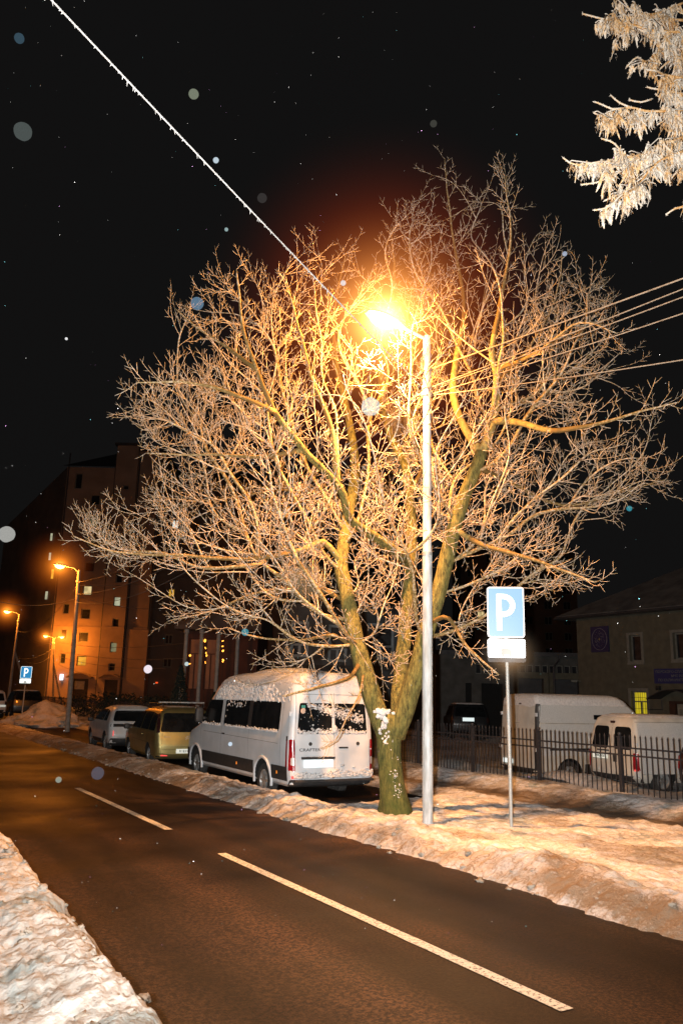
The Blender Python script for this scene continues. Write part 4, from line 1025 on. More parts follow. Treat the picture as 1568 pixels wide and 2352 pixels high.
def snow_shell(v, z0, name, seed, grow=.03, amp=.05, y0c=None, fringe=.12):
    # settled snow over the upper body, ragged at its lower rim
    g = MB(); zs = [z for z in v.levels(z0)]; n = None; M_ = len(zs)
    L_ = [v.loop(z) for z in zs]; n = len(L_[0])
    for i, lp in enumerate(L_):
        cx, cy_c = 0, sum(p[1] for p in lp)/n
        for p in lp:
            q = Vector(p); drop = 0
            if i == 0: drop = -fringe*max(0, noise.noise((p[1]*4, p[0]*4, seed)))-.02
            up = min(1, i/3)
            out_ = Vector((p[0], p[1]-cy_c, 0)); out_ = out_.normalized() if out_.length > .01 else Vector((0, 0, 1))
            nz = noise.fractal((q.x*3, q.y*3, q.z*3+seed), 1, 2, 4)
            q += out_*(.006+.5*grow*up+amp*.25*max(0, nz)) + Vector((0, 0, grow*up+amp*max(0, nz)*up+drop))
            g.v.append(tuple(q))
    for i in range(M_-1):
        for k in range(n): g.f.append((i*n+k, i*n+(k+1) % n, (i+1)*n+(k+1) % n, (i+1)*n+k)); g.m.append(0)
    g.f.append(tuple((M_-1)*n+k for k in range(n))); g.m.append(0)
    return g.build(name, M['snow_car'], v.root, smooth=180)

def big_white_minibus():
    K = [(.34, .12, 6.6, .90, .12, .25), (.40, .0, 6.78, .975, .14, .35), (.62, .0, 6.84, 1.0, .14, .40), (1.05, .03, 6.78, 1.01, .12, .42), (1.18, .04, 6.62, 1.01, .11, .45), (1.34, .05, 6.05, 1.00, .11, .40),
         (1.40, .055, 5.90, .995, .10, .35), (2.0, .09, 5.25, .945, .10, .30), (2.34, .12, 4.85, .90, .12, .28), (2.48, .16, 4.6, .855, .14, .26), (2.57, .22, 4.4, .79, .18, .24), (2.62, .30, 4.15, .70, .2, .24), (2.655, .42, 3.9, .52, .2, .24), (2.67, .6, 3.6, .3, .2, .2)]
    v = Veh('white_minibus', 'large white minibus with snow on its roof, parked behind the tree trunk', 'minibus', (8.98, 15.05, -.12), R(2.4), K, .035)
    wy = (1.40, 5.85); rw = .36; v.body(M['white_paint'], wy, rw+.08, 1.0); v.wheels(wy, rw, .965, spokes=6)
    # wheel arch lips
    for y in wy:
        for sd in (-1, 1):
            g = MB(); pts = []
            for k in range(17):
                a = math.pi*(k/16)*1.12-.19; z = rw+.02+.47*math.sin(a); pts.append((sd*(v.at(max(.4, z))[2]+.004), y+.47*math.cos(a), z))
            g.tube(pts, .032, 8); g.build('wheel_arch', M['white_paint'], v.root, smooth=60)
    # dark lower band with the sill below it
    for sd in 'LR':
        for a, b in ((.12, .92), (1.90, 5.36), (6.34, 6.5)):
            v.patch(sd, [(a, .46), (b, .46), (b, .74), (a, .74)], M['plastic'], 'side_moulding', .012, 0, ny=10)
        v.patch(sd, [(.62, 1.42), (3.92, 1.42), (3.92, 2.04), (.62, 2.04)], M['glass'], 'side_window', .006, .09, ny=14)
        v.patch(sd, [(4.12, 1.40), (5.62, 1.40), (5.28, 1.72), (4.98, 2.02), (4.12, 2.02)], M['glass'], 'door_window', .006, .06, ny=10)
        for y in (2.26,):
            v.patch(sd, [(y-.10, 1.43), (y+.10, 1.43), (y+.10, 2.03), (y-.10, 2.03)], M['plastic'], 'window_pillar', .0085, 0, ny=3)
        v.box_on(sd, 3.86, 1.22, .17, .035, .03, M['plastic'], 'door_handle'); v.box_on(sd, .18, 1.30, .06, .10, .03, M['plastic'], 'door_hinge')
        for y in (.62, 2.9): v.box_on(sd, y, .60, .05, .06, .01, M['amber'], 'side_marker', eps=.014)
    v.seams([('L', 4.02, .45, 4.02, 2.14), ('L', 5.52, .45, 5.52, 1.36), ('L', .62, 1.18, 5.3, 1.22), ('L', 2.26, .74, 2.26, 1.40), ('L', .6, 2.16, 4.6, 2.16), ('L', .5, .42, .5, 2.2),
             ('R', 4.02, .45, 4.02, 2.14), ('B', 0.02, .52, .02, 2.25), ('B', -.90, .60, -.86, 2.2), ('B', .90, .60, .86, 2.2), ('B', -.86, 2.21, .86, 2.21)])
    v.patch('F', [(-.85, 1.42), (.85, 1.42), (.74, 2.16), (-.74, 2.16)], M['glass'], 'windscreen', .008, .08, ny=14)
    for sd in (-1, 1):
        v.patch('B', [(sd*.035, 1.40), (sd*.84, 1.40), (sd*.79, 2.03), (sd*.035, 2.03)], M['glass'], 'rear_window', .006, .06, ny=10)
        tl = v.patch('B', [(sd*.885, .66), (sd*.998, .66), (sd*.998, 1.29), (sd*.90, 1.29)], M['red_lens'], 'tail_light', .012, .03, ny=5)
        v.patch('B', [(sd*.90, .78), (sd*.97, .78), (sd*.97, .93), (sd*.90, .93)], M['clear_lens'], 'reversing_lens', .016, .02, parent=tl, ny=3)
        v.patch('L' if sd < 0 else 'R', [(.125, .66), (.21, .66), (.19, 1.29), (.125, 1.29)], M['red_lens'], 'tail_light_side', .010, .03, parent=tl, ny=3)
        v.box_on('B', sd*.90, .545, .13, .055, .02, M['red_reflector'], 'rear_reflector', eps=.012)
        for z in (.60, 1.78): v.box_on('B', sd*.955, z+.02, .07, .11, .05, M['white_paint'], 'door_hinge')
        p = v.surf('B', sd*.54 if sd < 0 else .60, 1.20); g = MB(); g.lathe([(.0, -.018), (.035, -.018), (.04, .0)], (p[0], p[1], p[2]), 'Y', 16); g.build('round_plug', M['plastic'], v.root, smooth=40)
        v.mirror(5.35, 1.62, sd, M['plastic'], .40, .22)
    hd = v.box_on('B', .24, 1.12, .22, .035, .04, M['plastic'], 'door_handle')
    v.patch('B', [(-.98, .36), (.98, .36), (.98, .50), (-.98, .50)], M['plastic'], 'rear_bumper', .05, .03, ny=16)
    v.box_on('B', 0, .47, 1.86, .05, .09, M['plastic'], 'bumper_step', eps=.06)
    v.box_on('B', -.36, .92, .78, .05, .045, M['plastic'], 'plate_lamp_bar', eps=.01)
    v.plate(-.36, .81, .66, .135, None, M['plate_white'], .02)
    p = v.surf('B', -.80, 1.055); text_mesh('CRAFTER', .083, 'lettering', M['plastic'], v.root, axes((1, 0, 0), (0, 0, 1), (0, -1, 0), (-.80, v.surf('B', -.62, 1.06)[1]-.008, 1.055)), .003).scale = (1.45, 1, 1)
    # raised roof unit buried in snow
    g = MB()
    st = [(1.0, .05), (1.25, .13), (1.7, .19), (2.4, .20), (2.9, .17), (3.3, .08), (3.5, .0)]; n = 13
    for y, h in st:
        for k in range(n):
            x = -.74+1.48*k/(n-1); e = 1-(abs(x)/.74)**3.2; g.v.append((x, y, 2.60+.05*e+h*.8*e**.6))
    for j in range(len(st)-1):
        for k in range(n-1): q = j*n+k; g.f.append((q, q+1, q+n+1, q+n)); g.m.append(0)
    g.build('roof_unit', M['snow_car'], v.root, smooth=180)
    snow_shell(v, 2.40, 'roof_snow', 3, .022, .035)
    # wind-blown snow stuck to the glass and the upper side
    rnd = random.Random(9); g = MB()
    for i in range(300):
        y = rnd.uniform(.7, 3.85); z = 1.405+abs(rnd.gauss(0, .02)); x = -(v.at(z)[2]+.008); g.blob((x, y, z), rnd.uniform(.010, .026), (.5, 1.2, .9), i, 1, .8)
    for i in range(60):
        y = rnd.uniform(4.15, 5.5); z = 1.40+abs(rnd.gauss(0, .025)); x = -(v.at(z)[2]+.012); g.blob((x, y, z), rnd.uniform(.012, .028), (.5, 1.2, .9), i, 1, .8)
    for i in range(60):
        y = 2.6+abs(rnd.gauss(0, .9)); z = rnd.uniform(1.88, 2.06) if rnd.random() < .8 else rnd.uniform(1.6, 2.0)
        if y > 3.9: continue
        x = -(v.at(z)[2]+.01); g.blob((x, y, z), rnd.uniform(.008, .022), (.4, .8, 1.5), i, 1, .8)
    g.build('window_snow', M['snow_car'], v.root, smooth=180)['kind'] = 'stuff'
    g = MB()
    for i in range(900):      # stuck snow, streaked downward between window and roof
        y = rnd.uniform(.25, 4.7); z = 2.05+abs(rnd.gauss(.14, .13))
        if z > 2.48 or (y < 1.2 and rnd.random() < .75): continue
        p = v.at(z); x = -(p[2]+.006)
        if y > p[1]-.35: continue
        g.blob((x, y, z), rnd.uniform(.012, .035), (.35, .8, 1.6), i, 1, .8)
    g.build('side_snow', M['snow_car'], v.root, smooth=180)['kind'] = 'stuff'
    g = MB()
    for i in range(560):
        t = rnd.random(); x = -.62+1.36*t; z = 2.00-.30*t+rnd.gauss(0, .045+.02*t)
        if abs(x-.02) < .02 or x > .80 or z > 2.02: continue
        p = v.surf('B', x, z, .008); g.blob(p, rnd.uniform(.006, .024), (1.2, .4, .8), i, 1, .8)
    for i in range(260):
        x = rnd.uniform(-.82, .82); z = 1.41+abs(rnd.gauss(0, .04))*(1+noise.noise((x*4, 2, 0)))
        p = v.surf('B', x, z, .008); g.blob(p, rnd.uniform(.012, .03), (1.1, .4, .9), i, 1, .8)
    for i in range(30):
        x = rnd.uniform(-.8, .8); z = rnd.uniform(1.5, 1.95); p = v.surf('B', x, z, .008); g.blob(p, rnd.uniform(.005, .012), (1, .4, 1), i, 1, .6)
    g.build('rear_window_snow', M['snow_car'], v.root, smooth=180)['kind'] = 'stuff'
    g = MB()
    for i in range(260):
        x = rnd.uniform(-.90, .96); z = .535+abs(rnd.gauss(0, .03))*(1.5 if x < 0 else 2.2); p = v.surf('B', x, z, .02); g.blob(p, rnd.uniform(.02, .05), (1.3, .6, .7), i, 1, .6)
    for i in range(26): p = v.surf('B', rnd.uniform(-.72, 0), .95, .03); g.blob(p, rnd.uniform(.012, .022), (1.4, .8, .7), i, 1, .6)
    g.build('bumper_snow', M['snow_car'], v.root, smooth=180)['kind'] = 'stuff'
    # wiper and sticker
    g = MB(); p0 = v.surf('B', .02, 1.36, .03); p1 = v.surf('B', .0, 1.94, .03); g.tube([p0, p1], .008, 5); g.blob((p0[0], p0[1]-.01, 1.50), .05, (1, .6, 1.5), 2, 2, .4); g.build('rear_wiper', M['snow_car'], v.root)
    g = MB(); p = v.surf('B', -.71, 1.88, .010); g.blob((p[0], p[1], 1.87), .055, (1, .05, 1.2), 4, 2, .3); g.build('window_sticker', mat('sticker_pink', (.55, .32, .24), (.6, .5, .4), 60, .6), v.root)
    g = MB(); g.box((p[0], p[1]-.003, 1.955), (.09, .004, .06)); g.build('window_sticker', mat('sticker_teal', (.05, .30, .26), None, 60, .6), v.root)
    return v
big_white_minibus()

def car(name, label, cat, loc, yaw, K, wy, rw, paint, bow, spec):
    v = Veh(name, label, cat, loc, yaw, K, bow); tr = K[2][3]-.02
    v.body(paint, wy, rw+.05, tr, 28); v.wheels(wy, rw, tr-.02); spec(v); return v

def gold_mpv():
    K = [(.22, .15, 4.45, .80, .15, .3), (.32, .0, 4.66, .89, .18, .5), (.60, -.02, 4.73, .92, .16, .55), (.80, .02, 4.68, .925, .14, .55), (.92, .05, 4.45, .92, .12, .55), (.98, .06, 3.95, .915, .11, .5), (1.02, .07, 3.75, .91, .10, .4), (1.40, .22, 3.05, .795, .14, .35), (1.56, .32, 2.65, .715, .16, .3), (1.65, .46, 2.4, .61, .18, .25), (1.71, .7, 2.0, .40, .18, .2)]
    def spec(v):
        for sd in 'LR':
            v.patch(sd, [(.28, 1.02), (1.05, 1.02), (1.05, 1.52), (.48, 1.48)], M['glass'], 'quarter_window', .006, .06)
            v.patch(sd, [(1.10, 1.02), (2.05, 1.02), (2.05, 1.54), (1.10, 1.54)], M['glass'], 'side_window', .006, .05)
            v.patch(sd, [(2.12, 1.02), (3.35, 1.02), (2.66, 1.52), (2.12, 1.54)], M['glass'], 'door_window', .006, .05)
            v.box_on(sd, 1.85, .86, .18, .03, .03, M['gold_paint'], 'door_handle')
        v.patch('F', [(-.78, 1.04), (.78, 1.04), (.66, 1.58), (-.66, 1.58)], M['glass'], 'windscreen', .008, .06)
        v.patch('B', [(-.80, .99), (.80, .99), (.66, 1.53), (-.66, 1.53)], M['glass'], 'rear_window', .008, .08, ny=14)
        for sd in (-1, 1):
            v.patch('B', [(sd*.73, .60), (sd*.915, .60), (sd*.915, .96), (sd*.80, .96)], M['gold_paint'], 'rear_corner_panel', .010, .02, ny=5)
            v.patch('B', [(sd*.81, .97), (sd*.905, .97), (sd*.80, 1.50), (sd*.745, 1.50)], M['maroon_paint'], 'tail_light', .010, .02, ny=4)
            v.box_on('B', sd*.66, .34, .20, .04, .02, M['red_reflector'], 'rear_reflector', eps=.012); v.mirror(3.4, 1.02, sd, M['plastic'], .17, .2)
            g = MB(); g.tube([(sd*.62, .55, 1.68), (sd*.64, .6, 1.77), (sd*.66, 2.3, 1.79), (sd*.64, 2.4, 1.70)], .018, 6); g.build('roof_rail', M['plastic'], v.root)
        g = MB(); g.box((.02, .9, 1.83), (1.42, .06, .035)); g.build('roof_bar', M['alloy'], v.root)
        v.seams([('B', -.76, .58, .76, .58), ('B', -.76, .30, -.73, .96), ('B', .76, .30, .73, .96), ('B', -.9, .50, .9, .50), ('L', 1.08, .35, 1.08, 1.55), ('L', 2.08, .35, 2.08, 1.56), ('L', 3.1, .35, 3.1, .9), ('L', 1.08, .66, 3.1, .68)])
        v.patch('B', [(-.89, .24), (.89, .24), (.89, .40), (-.89, .40)], M['gold_paint'], 'rear_bumper', .035, .03, ny=12)
        v.plate(-.06, .46, .52, .112, 'К183ХХ', M['plate_dim'], .035)
        g = MB(); p = v.surf('B', .02, .82, .012)
        for k in (0, 1): 
            for sx in (-1, 1): 
                a = Vector((p[0]+sx*.075, p[1], .775+.05*k)); c = Vector((p[0], p[1], .835+.05*k)); g.tube([a, c], .010, 5)
        g.build('badge', M['alloy'], v.root)
        p = v.surf('B', -.66, .845); text_mesh('CITROEN', .045, 'lettering', M['alloy'], v.root, axes((1, 0, 0), (0, 0, 1), (0, -1, 0), (-.68, p[1]-.008, .84)), .002)
        snow_shell(v, 1.66, 'roof_frost', 5, .008, .01, fringe=.02)
    return car('gold_minivan', 'gold minivan with a roof bar parked directly in front of the white minibus', 'minivan', (8.83, 23.25, -.08), R(5), K, (.98, 3.80), .31, M['gold_paint'], .05, spec)
gold_mpv()

def white_suv():
    K = [(.25, .18, 4.2, .80, .15, .3), (.36, .02, 4.40, .90, .2, .45), (.62, -.02, 4.45, .93, .2, .5), (.86, .04, 4.38, .93, .18, .5), (.98, .08, 4.1, .925, .16, .5), (1.04, .12, 3.3, .91, .14, .45), (1.10, .20, 3.15, .89, .18, .4), (1.38, .56, 2.62, .765, .2, .35), (1.50, .72, 2.35, .68, .2, .3), (1.57, .86, 2.1, .57, .2, .25), (1.61, 1.05, 1.8, .38, .15, .2)]
    def spec(v):
        for sd in 'LR':
            v.patch(sd, [(.75, 1.08), (1.35, 1.08), (1.35, 1.46), (.95, 1.40)], M['glass'], 'quarter_window', .006, .04)
            v.patch(sd, [(1.40, 1.08), (2.98, 1.08), (2.40, 1.46), (1.40, 1.48)], M['glass'], 'door_window', .006, .05)
            v.patch(sd, [(1.25, .30), (3.0, .30), (3.0, .44), (1.25, .44)], M['plastic'], 'sill_moulding', .012, 0)
        v.patch('F', [(-.74, 1.12), (.74, 1.12), (.64, 1.52), (-.64, 1.52)], M['glass'], 'windscreen', .008, .06)
        v.patch('B', [(-.80, 1.09), (.80, 1.09), (.64, 1.44), (-.64, 1.44)], M['glass'], 'rear_window', .010, .08, ny=14)
        v.patch('B', [(-.90, .90), (.90, .90), (.88, 1.0), (-.88, 1.0)], M['black_paint'], 'tail_panel', .014, .03, ny=14)
        v.patch('B', [(-.92, .28), (.92, .28), (.88, .52), (-.88, .52)], M['plastic'], 'rear_bumper', .03, .05, ny=14)
        for sd in (-1, 1):
            v.box_on('B', sd*.80, .68, .03, .18, .02, M['red_reflector'], 'tail_light', eps=.012); v.mirror(2.95, 1.06, sd, M['plastic'], .16, .2)
        v.box_on('B', 0, 1.49, 1.16, .03, .14, M['silver_paint'], 'roof_spoiler', eps=.05)
        v.plate(.0, .80, .52, .112, None, M['plate_dim'], .02)
        v.seams([('L', 1.38, .4, 1.38, 1.46), ('L', 2.35, .4, 2.35, 1.46), ('B', -.8, .55, .8, .55)])
        snow_shell(v, 1.52, 'roof_snow', 8, .012, .02, fringe=.04)
    return car('white_crossover', 'white crossover car parked ahead of the gold minivan', 'car', (9.0, 28.7, -.08), R(4), K, (.86, 3.55), .35, M['silver_paint'], .06, spec)
white_suv()

KS = [(.30, .15, 4.4, .82, .15, .3), (.42, .0, 4.60, .93, .15, .4), (.75, -.02, 4.64, .95, .14, .4), (1.0, .03, 4.5, .95, .12, .4), (1.08, .05, 3.5, .93, .12, .4), (1.14, .06, 3.3, .92, .12, .35), (1.62, .22, 2.65, .80, .13, .3), (1.74, .34, 2.3, .70, .15, .25), (1.78, .6, 1.9, .45, .15, .2)]
def suvspec(v):
    v.patch('B', [(-.78, 1.12), (.78, 1.12), (.68, 1.58), (-.68, 1.58)], M['glass'], 'rear_window', .008, .06)
    for sd in 'LR':
        v.patch(sd, [(.35, 1.13), (3.1, 1.13), (2.55, 1.60), (.50, 1.60)], M['glass'], 'side_window', .006, .05)
    for sd in (-1, 1): v.patch('B', [(sd*.80, .85), (sd*.94, .85), (sd*.92, 1.08), (sd*.80, 1.08)], M['maroon_paint'], 'tail_light', .01, .02)
    v.patch('B', [(-.92, .34), (.92, .34), (.92, .55), (-.92, .55)], M['plastic'], 'rear_bumper', .03, .04)
    snow_shell(v, 1.70, 'roof_snow', 4, .01, .015, fringe=.02)
car('dark_suv', 'dark boxy off-road car parked behind the snow heap at the left edge', 'car', (10.3, 56.3, .15), R(3), KS, (.9, 3.6), .37, M['black_paint'], .04, suvspec)
car('pale_suv', 'pale car half cut off by the left picture edge beside the dark off-road car', 'car', (8.15, 56.5, .1), R(0), KS, (.9, 3.6), .37, M['silver_paint'], .04, lambda v: (suvspec(v), v.plate(.6, .8, .5, .11, None, M['plate_dim'], .03)))

# vans standing in the yard behind the fence
def tall_van():
    K = [(.30, .15, 5.2, .90, .12, .25), (.42, .0, 5.36, .97, .12, .4), (.70, .0, 5.40, 1.0, .10, .45), (1.1, .02, 5.25, 1.0, .10, .45), (1.22, .03, 4.75, 1.0, .10, .4), (1.34, .035, 4.45, .99, .10, .35), (1.9, .06, 3.75, .95, .10, .3), (2.20, .08, 3.38, .92, .10, .28), (2.36, .10, 3.16, .89, .12, .26), (2.45, .14, 2.98, .83, .14, .24), (2.50, .22, 2.8, .70, .16, .2), (2.52, .4, 2.6, .4, .16, .2)]
    v = Veh('tall_white_van', 'tall frosted white panel van seen from behind through the fence, left of the smaller van', 'van', (16.75, 17.75, -.28), R(101), K, .03)
    wy = (1.05, 4.3); v.body(M['white_dirty'], wy, .42, 1.0); v.wheels(wy, .35, .96)
    for sd in (-1, 1):
        v.patch('B', [(sd*.88, .45), (sd*.998, .45), (sd*.945, 2.25), (sd*.85, 2.25)], M['plastic'], 'tail_light_column', .012, .03, ny=5)
        v.patch('B', [(sd*.12, 1.25), (sd*.78, 1.25), (sd*.76, 2.05), (sd*.12, 2.05)], M['white_dirty'], 'door_pressing', .010, .08)
        for z in (1.0, 1.95): v.box_on('B', sd*.90, z, .09, .10, .05, M['white_paint'], 'door_hinge', eps=.02)
    v.box_on('B', .12, 2.24, .12, .04, .02, M['maroon_paint'], 'high_stop_light')
    v.patch('R', [(1.95, 1.84), (4.0, 1.84), (3.85, 1.97), (1.95, 1.97)], M['glass'], 'roof_edge_strip', .006, .01)
    v.patch('R', [(3.05, 1.36), (4.30, 1.36), (3.95, 1.72), (3.05, 1.78)], M['glass'], 'door_window', .006, .06)
    v.box_on('R', 1.6, 1.02, 2.4, .06, .03, M['plastic'], 'rub_strip')
    v.patch('R', [(1.55, .34), (2.6, .34), (2.6, .62), (1.55, .62)], M['plastic'], 'step_panel', .012, .02)
    v.seams([('R', 1.75, .4, 1.75, 2.3), ('R', 2.95, .4, 2.95, 2.1), ('R', .3, 1.72, 3.8, 1.72), ('B', 0, .45, 0, 2.3), ('B', -.8, 1.7, .8, 1.7)])
    v.patch('B', [(-.96, .34), (.96, .34), (.96, .50), (-.96, .50)], M['plastic'], 'rear_bumper', .04, .03)
    v.plate(-.45, .62, .5, .11, None, M['plate_white'], .03)
    g = snow_shell(v, 2.22, 'roof_frost', 6, .012, .014, fringe=.10)
    # hoar frost on the side
    v.patch('R', [(.12, 1.74), (3.6, 1.74), (3.2, 2.22), (.12, 2.22)], M['white_frost'], 'side_frost', .004, .1, ny=12)
    v.patch('R', [(.12, .85), (2.9, .85), (2.9, 1.70), (.12, 1.70)], M['white_frost'], 'side_frost', .0045, .1, ny=12)
tall_van()
def small_van():
    K = [(.25, .12, 4.0, .78, .12, .3), (.36, .0, 4.1, .85, .12, .4), (.62, -.01, 4.14, .86, .10, .45), (.90, .01, 4.05, .86, .10, .45), (1.0, .02, 3.5, .855, .10, .4), (1.06, .025, 3.25, .85, .10, .35), (1.50, .10, 2.62, .76, .10, .3), (1.68, .16, 2.3, .70, .12, .28), (1.75, .24, 2.1, .62, .14, .24), (1.79, .4, 1.8, .4, .14, .2)]
    v = Veh('small_white_van', 'small white van with two dark rear windows and a lit number plate behind the fence', 'van', (15.98, 13.72, .0), R(99), K, .025)
    wy = (.78, 3.25); v.body(M['white_dirty'], wy, .36, .85); v.wheels(wy, .30, .82)
    for sd in (-1, 1):
        v.patch('B', [(sd*.10, .98), (sd*.70, .98), (sd*.62, 1.50), (sd*.10, 1.50)], M['glass'], 'rear_window', .006, .09)
        tl = v.patch('B', [(sd*.74, .52), (sd*.86, .52), (sd*.855, .92), (sd*.74, .92)], M['red_lens'], 'tail_light', .012, .03, ny=5)
        v.box_on('B', sd*.80, .54, .10, .04, .02, M['red_reflector'], 'rear_reflector', eps=.014) if sd > 0 else None
        for z in (.62, 1.12): v.box_on('B', sd*.80, z+.38 if z < 1 else z, .09, .07, .05, M['white_paint'], 'door_hinge', eps=.01)
    v.box_on('B', -.02, 1.60, .16, .06, .02, M['maroon_paint'], 'high_stop_light')
    v.box_on('B', -.28, .93, .42, .03, .04, M['plastic'], 'door_handle')
    v.plate(-.36, .80, .52, .112, 'В442АМ', M['plate_dim'], .03)
    v.box_on('B', .14, .76, .12, .16, .02, M['plastic'], 'lock_panel')
    v.patch('B', [(-.85, .26), (.85, .26), (.85, .40), (-.85, .40)], M['plastic'], 'rear_bumper', .03, .03)
    v.patch('R', [(2.0, 1.06), (3.0, 1.06), (2.62, 1.50), (2.0, 1.52)], M['glass'], 'door_window', .006, .06)
    v.seams([('R', 1.85, .35, 1.85, 1.6), ('R', .15, .86, 1.85, .86), ('B', 0.0, .42, 0, 1.66), ('R', .1, 1.62, 2.2, 1.62), ('R', .12, .45, 2.7, .45)])
    v.patch('R', [(.14, .45), (1.8, .45), (1.8, 1.60), (.14, 1.60)], M['white_frost'], 'side_frost', .004, .1, ny=10)
    snow_shell(v, 1.68, 'roof_frost', 6, .008, .008, fringe=.03)
small_van()
def maroon_car():
    K = [(.25, .12, 3.9, .76, .12, .3), (.36, .0, 4.0, .84, .14, .4), (.66, -.02, 4.05, .86, .14, .45), (.88, .03, 3.9, .855, .12, .45), (.95, .06, 3.0, .84, .12, .4), (1.35, .25, 2.4, .72, .12, .3), (1.46, .38, 2.1, .60, .14, .25), (1.50, .6, 1.7, .38, .14, .2)]
    def spec(v):
        v.patch('B', [(-.72, .95), (.72, .95), (.60, 1.36), (-.60, 1.36)], M['glass'], 'rear_window', .008, .06)
        for sd in (-1, 1):
            v.patch('B', [(sd*.72, .62), (sd*.85, .62), (sd*.84, .90), (sd*.72, .90)], M['red_lens'], 'tail_light', .01, .02)
        for sd in 'LR': v.patch(sd, [(.55, .97), (2.7, .97), (2.2, 1.36), (.75, 1.36)], M['glass'], 'side_window', .006, .05)
        v.plate(.0, .72, .52, .112, None, M['plate_white'], .03)
        v.patch('B', [(-.83, .26), (.83, .26), (.83, .42), (-.83, .42)], M['plastic'], 'rear_bumper', .03, .03)
        g = MB(); P = [v.surf('B', -.62+x, .52+z, .012) for x, z in [(-.02, -.07), (.03, -.05), (.0, -.01), (-.03, .02), (.02, .05), (.0, .08), (.04, .09)]]; g.tube(P, [.006, .012, .016, .014, .012, .010, .004], 6)
        g.tube([P[3], v.surf('B', -.58, .56, .012), v.surf('B', -.56, .50, .012)], [.008, .012, .004], 5); g.build('decal', M['board_line'], v.root)
    return car('dark_maroon_car', 'dark maroon car cut off by the right picture edge behind the fence', 'car', (15.95, 11.15, .05), R(97), K, (.8, 3.2), .30, M['maroon_paint'], .05, spec)
maroon_car()
def garage_car():
    q = atd(1080, 1690, 41)
    return car('dark_parked_car', 'dark car with a bright number plate before the garage, beyond the fence', 'car', (q.x, q.y, .05), R(33), KS, (.9, 3.6), .37, M['black_paint'], .04, lambda v: (suvspec(v), v.plate(-.1, .98, .56, .16, None, M['plate_white'], .03)))
garage_car()

# ------------------------------------------------------------------ iron fence
FX = 15.12
def iron_fence():
    r = empty('iron_fence', (FX, 12.73, 0), 0, 'black iron picket fence with spear tips and ball-topped posts along the yard', 'fence')
    post = None; pan = None; sp = 2.535
    for k in range(-3, 27):
        y = k*sp
        g = MB(); g.bb(-.04, .04, y-.04, y+.04, -.25, 1.30); g.bb(-.05, .05, y-.05, y+.05, 1.30, 1.325)
        g.lathe([(.02, 1.325), (.035, 1.345), (.045, 1.375), (.035, 1.405), (0, 1.415)], (0, y, 0), 'Z', 12)
        g.build('post', M['fence_paint'], r, smooth=40)
        g = MB()
        for z, t in ((1.08, .018), (.92, .018), (.06, .018)): g.bb(-.013, .013, y+.04, y+sp-.04, z-t, z+t)
        n = 18
        for i in range(1, n):
            yy = y+sp*i/n; s_ = .0085
            g.bb(-s_-.006, s_-.006, yy-s_, yy+s_, -.02, 1.29)
            g.lathe([(.008, 1.27), (.016, 1.285), (.011, 1.295), (.019, 1.315), (.010, 1.345), (0, 1.375)], (-.006, yy, 0), 'Z', 6)
        g.build('picket_panel', M['fence_paint'], r)
iron_fence()
# dark hedge and small conifer behind the far end of the fence
def leafball(name, c, sx, sy_, sz, n, m, label, cat, seed, ls=.10, cone=False):
    rnd = random.Random(seed); g = MB(); root = empty(name, (c[0], c[1], 0), 0, label, cat)
    for i in range(n):
        if cone:
            h = rnd.random(); rr = (1-h)**.8*rnd.uniform(.5, 1.05); a = rnd.uniform(0, 6.283); p = Vector((rr*sx*math.cos(a), rr*sy_*math.sin(a), .15+h*sz))
        else:
            v = Vector((rnd.gauss(0, 1), rnd.gauss(0, 1), rnd.gauss(0, 1))).normalized()*rnd.uniform(.55, 1); v *= 1+.3*noise.noise(v*2+Vector((seed, 0, 0))); p = Vector((v.x*sx, v.y*sy_, max(.05, sz*.5+v.z*sz*.5)))
        u = Vector((rnd.uniform(-1, 1), rnd.uniform(-1, 1), rnd.uniform(-1, 1))).normalized()*ls*rnd.uniform(.5, 1.3); w = u.orthogonal().normalized()*ls*.5
        g.add([p-u, p+w, p+u, p-w], [(0, 1, 2, 3)])
    g.build('foliage', m, root)
    g = MB(); g.tube([(0, 0, -.1), (0, 0, sz*.7)], [.06, .02], 6); g.build('stem', M['concrete_pole'], root)
    return root
for i, (px, dep, sx, sz) in enumerate([(305, 54, 3.2, 1.9), (240, 60, 3.0, 1.9), (365, 50, 2.2, 1.8)]):
    q = atd(px, 1600, dep); leafball('hedge_bush', q, sx, 1.2, sz, 900, M['leaf_dark'], ['wide dark clipped bush behind the far fence, above the white crossover', 'dark bush behind the far fence beside the second lamp pole', 'low dark bush behind the fence above the gold minivan'][i], 'bush', 30+i, .13)
for i, (px, dep, sx, sz) in enumerate([(412, 44, .75, 3.3), (492, 46, .6, 1.9)]):
    q = atd(px, 1600, dep); leafball('conifer', q, sx, sx, sz, 1500, M['leaf_dark'], ['slim dark conifer before the columned porch, left of the minibus', 'small dark conifer at the foot of the porch columns beside the minibus'][i], 'conifer', 50+i, .10, True)

